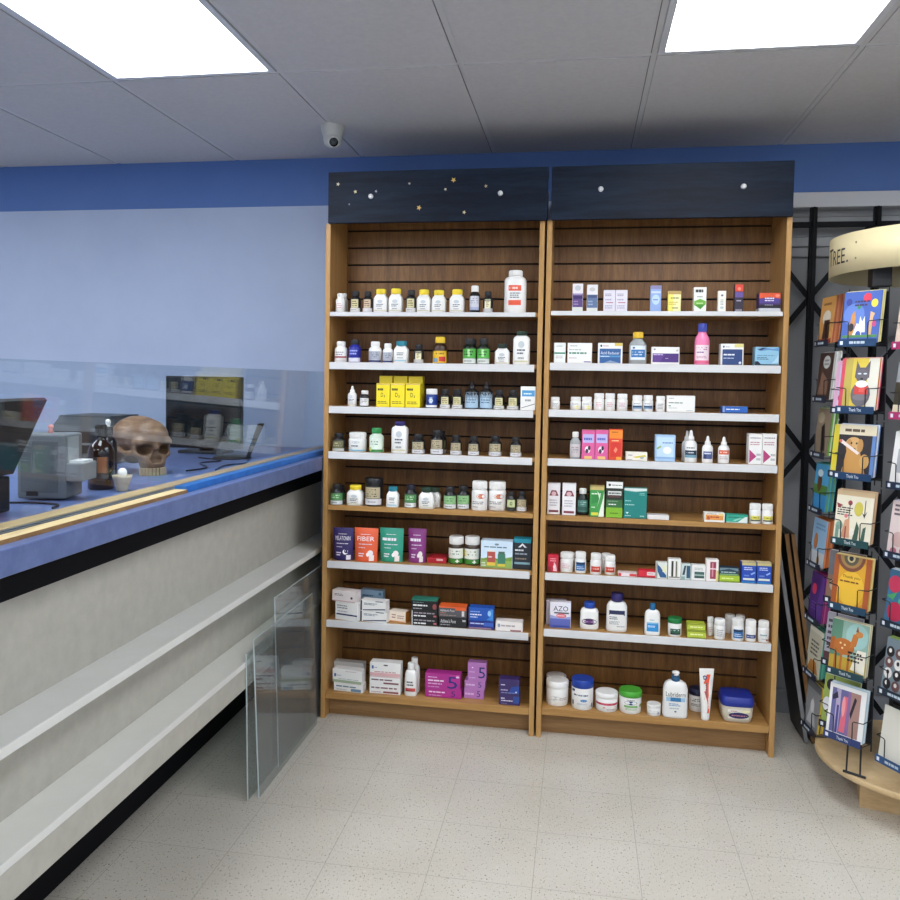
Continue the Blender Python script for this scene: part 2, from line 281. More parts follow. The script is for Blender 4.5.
 'mag': [t('5', .64, .06, .93, .86, '1d2a7c'), c(.93, .86, .05, .07, 'e6c8e6'), l(.08, .72, .4, .82, 'e9c8e4', 1), l(.08, .46, .62, .64, 'f0dcee', 1), l(.08, .26, .58, .42, 'e0b0d8', 1), l(.08, .06, .5, .2, 'd088c0', 1)],
 'mag2': [t('5', .72, .2, .84, .85, '1d2a7c'), l(.1, .5, .68, .8, 'f0dcee', 1), l(.1, .12, .5, .36, 'd69aca', 1)],
 'lil': [t('5', .58, .14, .96, .76, '1d2a6e'), c(.25, .72, .05, .03, 'f2e6f2'), l(.08, .4, .5, .56, 'cfa4d4', 1), l(.08, .1, .5, .2, 'd6b4da', 1)],
 'lil2': [t('5', .66, .2, .84, .85, '2a2f7a'), l(.05, .3, .58, .7, 'd9b6de', 1)],
 'prp': [p([(.5, .05), (1, .05), (1, .6), (.6, .5)], '24489c'), l(.08, .56, .35, .7, 'e6e2ee', 1), l(.08, .2, .5, .36, 'b8aacc', 1), l(.1, .05, .8, .14, '8a9ac8', 1), c(.85, .16, .05, .06, 'd6dcee')],
 'prp2': [r(.68, .2, 1, .85, '2a4a94'), l(.08, .5, .3, .75, 'dcd6e6', 1), l(.1, .3, .72, .5, 'e2deee', 1), l(.1, .06, .5, .18, '8a80a4', 1)],
 'viol': [r(0, .0, 1, .14, 'd9ddd6'), r(0, .14, 1, .64, '59407f'), r(.05, .44, .95, .56, '352262'), c(.5, .84, .3, .1, 'bfc2c8'), r(.05, .58, .95, .64, '9a8ab4'), l(.1, .2, .7, .4, '9a84b4', 2)],
 'slate': [r(0, .0, 1, .1, 'd9ddd6'), r(0, .12, 1, .62, '5a7096'), r(.05, .5, .95, .6, '3a4a74'), c(.5, .82, .28, .08, 'c9c4c4'), l(.1, .2, .7, .42, '98a8c4', 2)],
 'redline': [l(.12, .7, .8, .85, '8a86a0', 2), r(.2, .38, .85, .42, 'b05a70'), l(.12, .48, .8, .62, 'aaa6b8', 1), l(.12, .1, .8, .3, 'a29eb4', 2)],
 'sky': [r(0, .86, 1, 1, '8a86b4'), r(.05, .7, .95, .78, 'c6d4f2'), c(.5, .45, .38, .2, 'b9d2f6'), l(.25, .4, .75, .5, '5a7ac0', 1)],
 'yel': [r(0, .84, 1, 1, 'b99a5a'), r(.4, .0, 1, .84, 'efe9ae'), l(.2, .6, .95, .72, '8a8a4a', 1), r(.3, .14, .8, .18, '5a542a'), l(.05, .3, .8, .5, 'c9b84a', 2)],
 'leaf': [t('Vsm', .14, .76, .9, .94, '2a3430') if 0 else l(.12, .74, .9, .98, '2f3a36', 1), l(.25, .56, .75, .66, '9aa49a', 1), p([(.02, .42), (.5, .52), (.98, .42), (.98, .3), (.55, .08), (.02, .26)], '6db03a'), p([(.1, .26), (.9, .28), (.55, .1)], '3f8f2e'), l(.2, .3, .8, .38, 'c9e6a4', 1)],
 'slimw': [c(.5, .78, .16, .05, '6a6e72'), l(.3, .3, .7, .6, '9aa09a', 4), c(.5, .18, .25, .06, 'b9c8c4')],
 'dkv': [r(0, .74, 1, 1, 'd8412f'), r(0, .52, 1, .72, '5f4a94'), l(.2, .36, .8, .44, 'b0a4b8', 1), r(.1, .0, .9, .08, '8a8490'), c(.5, .84, .2, .06, 'ef8a70')],
 'org': [p([(0, .62), (.4, .7), (1, .62), (1, 1), (0, 1)], 'e2582f'), p([(0, .3), (1, .3), (1, .62), (.5, .72), (0, .6)], '4c3a8c'), r(0, 0, 1, .2, '17171f'), l(.26, .42, .78, .72, 'eae6f2', 2), l(.26, .14, .72, .24, '9a9aa6', 1), c(.85, .82, .1, .1, 'ee8a74')],
 'grnstripe': [r(.0, .44, 1, .52, '3a8a66'), l(.2, .8, .8, .88, '9ab0a4', 1), l(.15, .2, .85, .38, 'c0b4b4', 2)],
 'grnstripe2': [l(.1, .82, .45, .9, '9aa49e', 1), l(.06, .42, .86, .58, '3f8a6a', 1), l(.06, .62, .7, .72, 'a9bab0', 1), r(.68, .03, .97, .08, '6a5aa0'), l(.06, .2, .4, .3, 'c4b8ba', 1)],
 'acidred': [r(.68, .86, 1, 1, 'dcc456'), c(.12, .86, .04, .06, '24386a'), l(.2, .82, .45, .9, 'c08a90', 1), r(.06, .0, .94, .72, '2f5f9a'), r(.06, .3, .94, .38, '4f92c4'), t('Acid Reducer', .1, .44, .88, .58, 'e2ecf6'), l(.1, .3, .5, .38, 'dfe8f0', 1), p([(.2, 0), (.5, .14), (.94, 0)], '8aa0bc')],
 'purp': [c(.1, .86, .04, .05, '8a8490'), c(.92, .8, .03, .06, 'c0b49a'), r(.03, .1, .98, .62, '5f3a8a'), p([(.3, .1), (.98, .1), (.98, .62), (.5, .62)], '4a2a78'), l(.06, .5, .5, .6, 'd6c8e6', 1), l(.5, .3, .62, .36, 'cfc0e0', 1)],
 'acidnavy': [r(.6, .84, 1, 1, 'e2d88a'), c(.12, .86, .04, .05, '2a3c6a'), l(.2, .82, .4, .9, 'aab0be', 1), r(.07, 0, .96, .74, '28427a'), t('Gas Relief', .12, .4, .7, .54, 'dfe6f2') if 0 else l(.12, .42, .72, .56, 'e6ecf6', 1), l(.12, .28, .75, .36, 'c0cce2', 1), c(.86, .1, .06, .06, 'd6dcea')],
 'wave': [p([(.05, .9), (.5, .94), (.8, .9), (1, 1), (1, .78), (.6, .84), (.2, .78)], '5f90c0'), p([(.1, .84), (.3, .96), (.5, .96), (.25, .82)], '26406a'), l(.08, .5, .9, .58, '5f88a8', 1), l(.08, .3, .6, .46, '3a5a7c', 2), p([(0, 0), (0, .2), (.12, .22), (.25, .06), (1, .05), (1, 0)], '15243c'), p([(.7, .1), (1, .16), (1, .6), (.85, .3)], 'b4d8ea')],
 'grntxt': [l(.06, .8, .3, .88, '9a9a9e', 1), l(.06, .5, .7, .64, '8a9a90', 1), r(.06, .34, .14, .4, '4a8a6a'), l(.06, .2, .4, .28, 'b0b4b4', 1), l(.7, .06, .95, .12, 'a0a0a4', 1)],
 'blumed': [l(.15, .45, .85, .72, 'f0f4fa', 1), r(0, .0, 1, .12, '24386a'), r(0, .12, .08, 1, '8a9ac0')],
 'chick': [r(.06, .56, .94, .86, 'b9b4e0'), l(.14, .62, .86, .78, '5a62b8', 1), c(.45, .32, .22, .12, 'efe2ea'), c(.58, .38, .1, .08, '2a2030'), c(.4, .27, .12, .08, '4a3a50'), r(.2, .0, .8, .1, 'eec47a')],
 'ored': [r(0, .7, 1, .98, 'f08a2a'), l(.2, .88, .8, .94, 'b05a1a', 1), r(.1, .1, .9, .56, 'd8352a'), p([(.35, .3), (.5, .42), (.65, .34), (.5, .22)], 'f09070'), r(.55, .0, .95, .1, 'f0a83a'), l(.2, .6, .8, .66, 'f8d0a0', 1)],
 'smally': [p([(.3, .42), (.9, .7), (.95, .5), (.5, .3)], 'd8c83a'), l(.1, .55, .35, .75, '8a6a8a', 1), r(.05, .05, .3, .12, '8a8aa0'), c(.75, .35, .1, .14, 'a8b0b8')],
 'sky2': [r(.08, .1, .92, .92, 'c3dcf2'), l(.35, .66, .9, .76, '6f98d0', 1), c(.6, .42, .22, .14, 'eef2f6'), p([(.05, .5), (.25, .6), (.3, .54), (.08, .44)], '9ab86a'), r(0, .1, 1, .17, '8fb4de')],
 'tri': [p([(.05, .04), (.6, .26), (.05, .48)], 'b03a72'), l(.1, .84, .9, .9, '8a8088', 1), l(.1, .62, .85, .76, 'c08a98', 2), l(.6, .1, .95, .4, 'b4b4b8', 2)],
 'mtri': [p([(.12, .6), (.3, .78), (.7, .78), (.9, .6)], '7a3a44'), c(.5, .67, .2, .07, 'd8aeb4'), r(.1, .06, .9, .13, '7f3a44'), l(.15, .25, .85, .5, 'b9b4bc', 3)],
 'grnw': [r(0, .88, 1, 1, 'c7b070'), p([(.6, 0), (1, 0), (1, .88), (.92, .6)], 'e6ecdc'), p([(.1, .7), (.9, .84), (.6, .5), (.1, .4)], '2f8a42'), p([(.5, .85), (.75, .7), (.5, .3), (.65, .6)], 'cfe6c8'), r(.1, .04, .6, .14, 'd8d84a'), l(.1, .28, .4, .34, 'e6eee0', 1), l(.1, .72, .8, .8, 'dcebd6', 1)],
 'tuss': [r(0, .82, 1, 1, 'ecece8'), c(.2, .91, .08, .035, '3a3c3c'), l(.34, .89, .95, .93, '4a4c4c', 1), r(.1, .62, .92, .74, 'd9dcd8'), l(.14, .64, .9, .73, '5a6a60', 1), r(.15, .56, .85, .63, '5a3a3a'), r(0, .26, 1, .5, '2f6a3a'), r(0, .0, 1, .28, '7fb52c'), l(.15, .34, .8, .4, 'f0f2ea', 1), l(.25, .1, .75, .15, '3a5a14', 1), l(.1, .44, .8, .48, '8fa890', 1)],
 'teal': [r(0, .92, 1, 1, 'd8e2de'), p([(0, .92), (1, .92), (.5, .88)], 'b4ccc6'), l(.68, .76, .95, .86, '7fc0b8', 2), l(.05, .55, .36, .61, 'a4d4cc', 1), l(.05, .42, .56, .48, 'b4dcd4', 1), p([(.08, .2), (.22, .2), (.15, .13)], 'd6ece6'), l(.05, .06, .35, .1, 'c0e0d8', 1), l(.72, .04, .95, .12, 'a8d0c8', 1)],
 'orangebox': [r(.05, .2, .95, .8, 'e59a4a'), l(.12, .4, .85, .7, 'b0402a', 1), l(.1, .84, .6, .96, '8a8480', 1), r(.7, .7, .95, .95, 'eed08a'), c(.2, .35, .08, .14, 'c05a30')],
 'tealw': [p([(.5, 0), (1, 0), (1, .8), (.9, .8)], 'd9e4de'), l(.1, .6, .6, .8, '1a6a5a', 1), p([(.3, .3), (.6, .6), (.8, .6), (.45, .25)], '8fd0c0'), r(0, .0, .9, .1, 'c8d8d0')],
 'redw': [p([(.5, .05), (.9, .05), (.8, .4), (.6, .6)], 'eac4c8'), l(.2, .6, .9, .85, 'e89aa4', 2), r(.0, .0, .3, .3, '8c1a2c'), c(.6, .3, .1, .1, 'f0dcdc')],
 'redend': [r(.6, .1, 1, .9, 'cf3a40'), r(0, 0, .15, 1, 'cf3a40')],
 'redw2': [r(.5, .35, 1, .85, 'ecdfdf'), r(0, .0, 1, .14, '9a1a2a'), l(.55, .5, .95, .7, 'c05a60', 1)],
 'bwave': [p([(.1, .9), (.4, .7), (.7, .4), (.95, .2), (.95, .05), (.4, .05), (.15, .4)], '28588c'), r(.6, .4, .95, .8, 'e6e6b8'), r(0, 0, .12, 1, '9aa09a')],
 'bars': [r(.25, .1, .42, .9, '30332c'), r(.55, .1, .78, .9, 'd4d6b0'), r(.62, .1, .7, .9, '2f3a34'), r(.05, .05, .95, .12, '8a8a80')],
 'bars2': [p([(.1, .3), (.3, .9), (.5, .9), (.35, .3)], '1f3a4a'), r(.55, .1, .95, .9, '2a5270'), r(.0, .0, .4, .2, '8fa8a4')],
 'dklab': [r(.2, .14, .92, .56, '3a5f58'), r(.2, .3, .92, .38, 'a9bcb4'), l(.2, .65, .9, .85, 'b0b4b4', 2), r(.2, .14, .92, .2, '1c3430')],
 'pinkbars': [r(.3, .1, .8, .9, '9a3a50'), r(.45, .2, .58, .85, 'd48a9a'), r(.85, .0, 1, .5, 'e2d24a'), r(.3, .55, .8, .6, 'efdce0')],
 'lime': [l(.1, .4, .8, .75, 'e2eea4', 1), r(.0, .0, 1, .2, '7f9a24')],
 'dkteal': [p([(0, .6), (.5, .9), (1, .6), (1, 1), (0, 1)], '6f8a92'), l(.08, .3, .9, .55, 'b4d2cc', 1), r(0, 0, 1, .2, '7aa070')],
 'blue2': [r(0, .86, 1, 1, 'c9bb7a'), l(.15, .62, .85, .8, 'd2dcf4', 2), p([(.6, .45), (.9, .56), (.95, .5), (.7, .4)], '9ab8ea'), r(.1, .14, .9, .24, 'd8e2ce'), r(0, 0, 1, .08, '2a7ab8'), l(.15, .3, .6, .44, '6f8ad2', 1)],
 'azo': [r(.0, .0, 1, .36, '5a66b4'), p([(0, .36), (1, .36), (1, .46), (.5, .4), (0, .5)], '9aa0d2'), t('AZO', .16, .66, .88, .86, '3a3c46'), r(.2, .56, .92, .62, '55565e'), c(.55, .48, .25, .09, 'e2707c'), l(.36, .45, .75, .52, 'f8dcdc', 1), r(.05, .04, .95, .1, '3a48a0')],
 'lime2': [l(.15, .35, .85, .7, 'e8eeb0', 1), r(0, .0, 1, .14, '8a9a2c'), r(0, .86, 1, 1, '7f9030')],
}
PROF = {  # body (z, r), label band (v0, v1), cap profile (z, r)
 'supp': ([(0, .93), (.02, 1), (.60, 1), (.68, .9), (.74, .66), (.79, .6)], (.02, .62), [(.77, .62), (.78, .66), (.97, .66), (1, .6)]),
 'square': ([(0, .95), (.02, 1), (.58, 1), (.68, .84), (.75, .66), (.79, .62)], (.03, .58), [(.77, .64), (.78, .67), (.98, .67), (1, .62)]),
 'big': ([(0, .95), (.02, 1), (.76, 1), (.82, .88), (.86, .62), (.88, .56)], (.03, .76), [(.87, .56), (.875, .6), (.985, .6), (1, .55)]),
 'pill': ([(0, .94), (.03, 1), (.60, 1), (.67, .95), (.71, .8), (.74, .76)], (.04, .62), [(.71, .84), (.72, .89), (.97, .89), (1, .83)]),
 'jar': ([(0, .9), (.04, .95), (.70, .98), (.73, .93), (.76, .9)], (.05, .7), [(.73, .98), (.74, 1.0), (.97, 1.0), (1, .94)]),
 'dropper': ([(0, .95), (.02, 1), (.60, 1), (.68, .86), (.74, .5), (.78, .42)], (.03, .62), [(.75, .46), (.86, .46), (.87, .3), (.97, .26), (1, .16)]),
 'nasal': ([(0, .94), (.02, 1), (.55, 1), (.63, .84), (.68, .54), (.70, .5)], (.04, .58), [(.68, .5), (.69, .55), (.80, .5), (.82, .34), (.96, .24), (1, .14)]),
 'lotion': ([(0, .9), (.02, .97), (.06, 1), (.64, .97), (.74, .84), (.79, .6), (.80, .5)], (.08, .66), [(.79, .54), (.80, .58), (.98, .58), (1, .54)]),
 'syrup': ([(0, .94), (.02, 1), (.58, 1), (.66, .9), (.74, .62), (.80, .5), (.82, .48)], (.04, .6), [(.80, .52), (.81, .56), (.98, .56), (1, .5)]),
 'gel': ([(0, .82), (.03, .88), (.3, .98), (.62, 1), (.66, .96)], (.08, .6), [(.64, 1.02), (.66, 1.05), (.84, 1.05), (.9, 1.0), (.99, .97), (1, .9)]),
}
def ring(z, rx, ry, n, seg):
    out = []
    for j in range(seg):
        a = 2 * PI * j / seg; ca, sa = math.cos(a), math.sin(a)
        out.append((rx * math.copysign(abs(ca) ** (2 / n), ca), ry * math.copysign(abs(sa) ** (2 / n), sa), z))
    return out
def bottle(row):
    _, unit, x, y, z, w, h, d, prof, body, cap, sty, name, cat, label, op = row
    root = thing(name, label, cat, (x, y + d / 2, z + .0007), op.get('rot', 0), f'{cat}s on the {unit} shelving unit')
    pb, (v0, v1), pc = PROF[prof]
    n = op.get('n', {'square': 4.5, 'big': 2.6, 'lotion': 3.2, 'gel': 5}.get(prof, 2)); rx, ry = w / 2, d / 2
    seg = 28; mb = MB()
    clear = body in ('b9c2c6', 'b9b2b4')
    bm_ = CLEARP if clear else mat(body, .3)
    def rad(v):
        for (a, ra), (b, rb) in zip(pb, pb[1:]):
            if a <= v <= b: return ra + (rb - ra) * (v - a) / (b - a)
        return pb[-1][1]
    mb.loft([ring(v * h, rx * q, ry * q, n, seg) for v, q in pb], bm_)
    mb.build('bottle_body' if cat == 'bottle' else 'jar_body', root)
    cm = MB(); capm = mat(cap, .4)
    capn = 2 if prof not in ('gel',) else 5
    lim = min(rx, ry)
    if op.get('parts') == 'slimcap': pc = [(.79, .3), (.80, .36), (.98, .34), (1, .3)]
    if op.get('parts') == 'pump': pc = [(.79, .3), (.80, .34), (.90, .34), (.905, .2)]
    cr = []
    for v, q in pc:
        a = rx * q; b = a if prof not in ('gel', 'jar') else ry * q
        if prof not in ('gel', 'jar'): b = min(a, ry * .98)
        cr.append(ring(v * h, a, b, capn, 40))
    cm.loft(cr, capm)
    if prof in ('supp', 'pill', 'square', 'syrup', 'big'):        # ribs round the cap
        a = rx * pc[1][1]; b = min(a, ry * .98)
        for j in range(20):
            q = 2 * PI * j / 20; cx, cy = a * math.cos(q), b * math.sin(q); s_ = a * .05
            cm.box(cx - s_, cx + s_, cy - s_, cy + s_, pc[1][0] * h, pc[2][0] * h, capm)
    nm = {'nasal': 'spray_nozzle', 'dropper': 'dropper_cap', 'jar': 'lid', 'gel': 'lid'}.get(prof, 'cap')
    co = cm.build(nm, root)
    if op.get('parts') == 'pump':
        pm = MB(); pm.lathe([(rx * .16, .90 * h), (rx * .16, .95 * h), (rx * .3, .955 * h), (rx * .3, .99 * h), (rx * .2, h)], WHITEP, n=16)
        pm.box(-rx * .16, rx * .16, -ry * 1.2, 0, .96 * h, .99 * h, WHITEP, .001); pm.build('pump_head', root)
    if STY[sty]:
        lb = MB(); A0, A1 = (PI * 1.5 - 1.25, PI * 1.5 + 1.25)
        def P(u, v, k):
            a = A0 + (A1 - A0) * u; zz = v0 + (v1 - v0) * v; q = rad(zz); o = .00025 * k
            if n > 2.1:     # flattened outline: label lies on the front face
                X = (u - .5) * 1.9; ca = X; Y = -(max(0., 1 - abs(X) ** n)) ** (1 / n)
                return (rx * q * X, ry * q * Y - o - .0004, zz * h)
            ca, sa = math.cos(a), math.sin(a)
            return ((rx * q + o) * ca, (ry * q + o) * sa, zz * h)
        gfx(lb, STY[sty], P, nu=16)
        lb.build('label', root, recalc=False)
    return root
def carton(row):
    _, unit, x, y, z, w, h, d, base, top, g, name, cat, label, op = row
    mb = MB(); bm_ = mat(base, .42)
    if isinstance(g, list) and g and g[0] == 'pouch':
        # stand-up pouch: bulged bottom, flat sealed top
        nu, nv = 12, 12; front = []; back = []
        for j in range(nv + 1):
            v = j / nv; th = d / 2 * (1 - v) ** .6 * (1 if v > .04 else .8) + .0012; ww = w / 2 * (.93 + .07 * v)
            for arr, sg in ((front, -1), (back, 1)):
                for i in range(nu + 1):
                    u = i / nu * 2 - 1; arr.append((u * ww, d / 2 + sg * th * (1 - abs(u) ** 3), v * h))
        m = nu + 1; fs = [(j * m + i, j * m + i + 1, (j + 1) * m + i + 1, (j + 1) * m + i) for j in range(nv) for i in range(nu)]
        mb.add(front, fs, bm_, True); mb.add(back, fs, bm_, True)
        mb.add([front[i] for i in range(m)] + [back[i] for i in range(m)], [(i, i + 1, m + i + 1, m + i) for i in range(nu)], bm_)
        def P(u, v, k):
            X = u * 2 - 1; th = d / 2 * (1 - v) ** .6 + .0012; ww = w / 2 * (.93 + .07 * v)
            return (X * ww, d / 2 - th * (1 - abs(X) ** 3) - .0003 * k - .0006, v * h)
        G = [l(.28, .8, .72, .83, 'e9e4ec', 1), l(.2, .5, .8, .55, 'dcd4e0', 1), l(.2, .4, .6, .44, 'dcd4e0', 1), l(.2, .14, .45, .28, 'efe8f0', 2)]
        G.append(t(g[1], .13, .62, .87, .75, 'f6f2f6') if g[1] else l(.12, .6, .88, .76, 'efeaf2', 1))
        if 'moon' in g: G += [c(.66, .27, .13, .08, 'f4f0f6'), c(.71, .3, .11, .07, base), r(.72, .03, .92, .17, 'e6e2ee')]
        else: G += [c(.72, .26, .12, .09, 'f0e8e6'), r(.68, .03, .88, .2, 'efe6e2'), c(.62, .22, .07, .06, 'f6eeee')]
        gfx(mb, G, P, nu=6)
        o = mb.build(name); o.location = (x, y, z + .0007)
    else:
        e = .0006
        mb.box(-w / 2, w / 2, 0, d, 0, h - .0006, bm_, min(.0012, h * .08), 1)
        if top != base: mb.add([(-w / 2 + e, e, h - .0004), (w / 2 - e, e, h - .0004), (w / 2 - e, d - e, h - .0004), (-w / 2 + e, d - e, h - .0004)], [(0, 1, 2, 3)], mat(top))
        if op.get('parts') == 'orange_end': mb.add([(w / 2 + .0003, e, e), (w / 2 + .0003, d - e, e), (w / 2 + .0003, d - e, h - e), (w / 2 + .0003, e, h - e)], [(0, 1, 2, 3)], mat('d98a35'))
        # tuck-flap seam on the ends
        for sx in (-1, 1):
            xx = sx * (w / 2 + .0002); mb.add([(xx, d * .1, h * .93), (xx, d * .9, h * .93), (xx, d * .9, h * .915), (xx, d * .1, h * .915)], [(0, 1, 2, 3)], mat('9b9894'))
        items = STY[g] if isinstance(g, str) else g
        gfx(mb, items, lambda u, v, k: (-w / 2 + .001 + u * (w - .002), -.00025 * k, .001 + v * (h - .002)))
        o = mb.build(name, recalc=False); o.location = (x, y, z + .0007); o.rotation_euler = (0, 0, op.get('rot', 0))
    tag(o, label, cat, f'{cat}es on the {unit} shelving unit' if cat == 'box' else f'{cat}es on the {unit} shelving unit')
    return o
def tube_item(row):
    _, unit, x, y, z, w, h, d, col, name, cat, label, op = row
    root = thing(name, label, cat, (x, y + .016, z + .0007), .12)
    mb = MB(); WM = mat('eeece8', .35); n = 24; rings = []
    for j in range(13):
        v = j / 12; rx = .017 + (w * .52 - .017) * v; ry = .017 * (1 - v) + .0012
        rings.append(ring(.03 + v * (h - .03), rx, ry, 2 + v * 2, n))
    mb.loft(rings, WM); mb.build('tube_body', root)
    cm = MB(); cm.lathe([(.014, 0), (.0155, .002), (.0165, .028), (.016, .032)], mat('f3f2f0', .3)); cm.build('cap', root)
    lb = MB(); H = h - .032; sw = []
    for i in range(17):
        v = i / 16; sw.append((.43 + .18 * math.sin(v * 7.0 + .6), v))
    def P(u, v, k):
        X = u * 2 - 1; rx = .017 + (w * .52 - .017) * v; ry = .017 * (1 - v) + .0012
        return (X * rx * .97, -ry * math.sqrt(max(0, 1 - (X * .97) ** 2)) - .0004 - .0002 * k, .031 + v * H)
    for (u0, v0), (u1, v1) in zip(sw, sw[1:]):
        if v1 <= .93: lb.add([P(u0, v0, 1), P((u0 + 1) / 2, v0, 1), P(1, v0, 1), P(1, v1, 1), P((u1 + 1) / 2, v1, 1), P(u1, v1, 1)], [(0, 1, 4, 5), (1, 2, 3, 4)], mat(col))
    gfx(lb, [c(.36, .8, .16, .05, '2a3f6e'), c(.36, .8, .08, .025, 'c3ccdc')], P)
    for (va, vb, uu) in ((.3, .7, .2), (.36, .66, .42)):   # upright lettering
        vv = va
        while vv < vb: lb.add([P(uu, vv, 1), P(uu + .1, vv, 1), P(uu + .1, vv + .03, 1), P(uu, vv + .03, 1)], [(0, 1, 2, 3)], mat('5a5c66')); vv += .042
    lb.build('label', root, recalc=False)
CLEARP = None
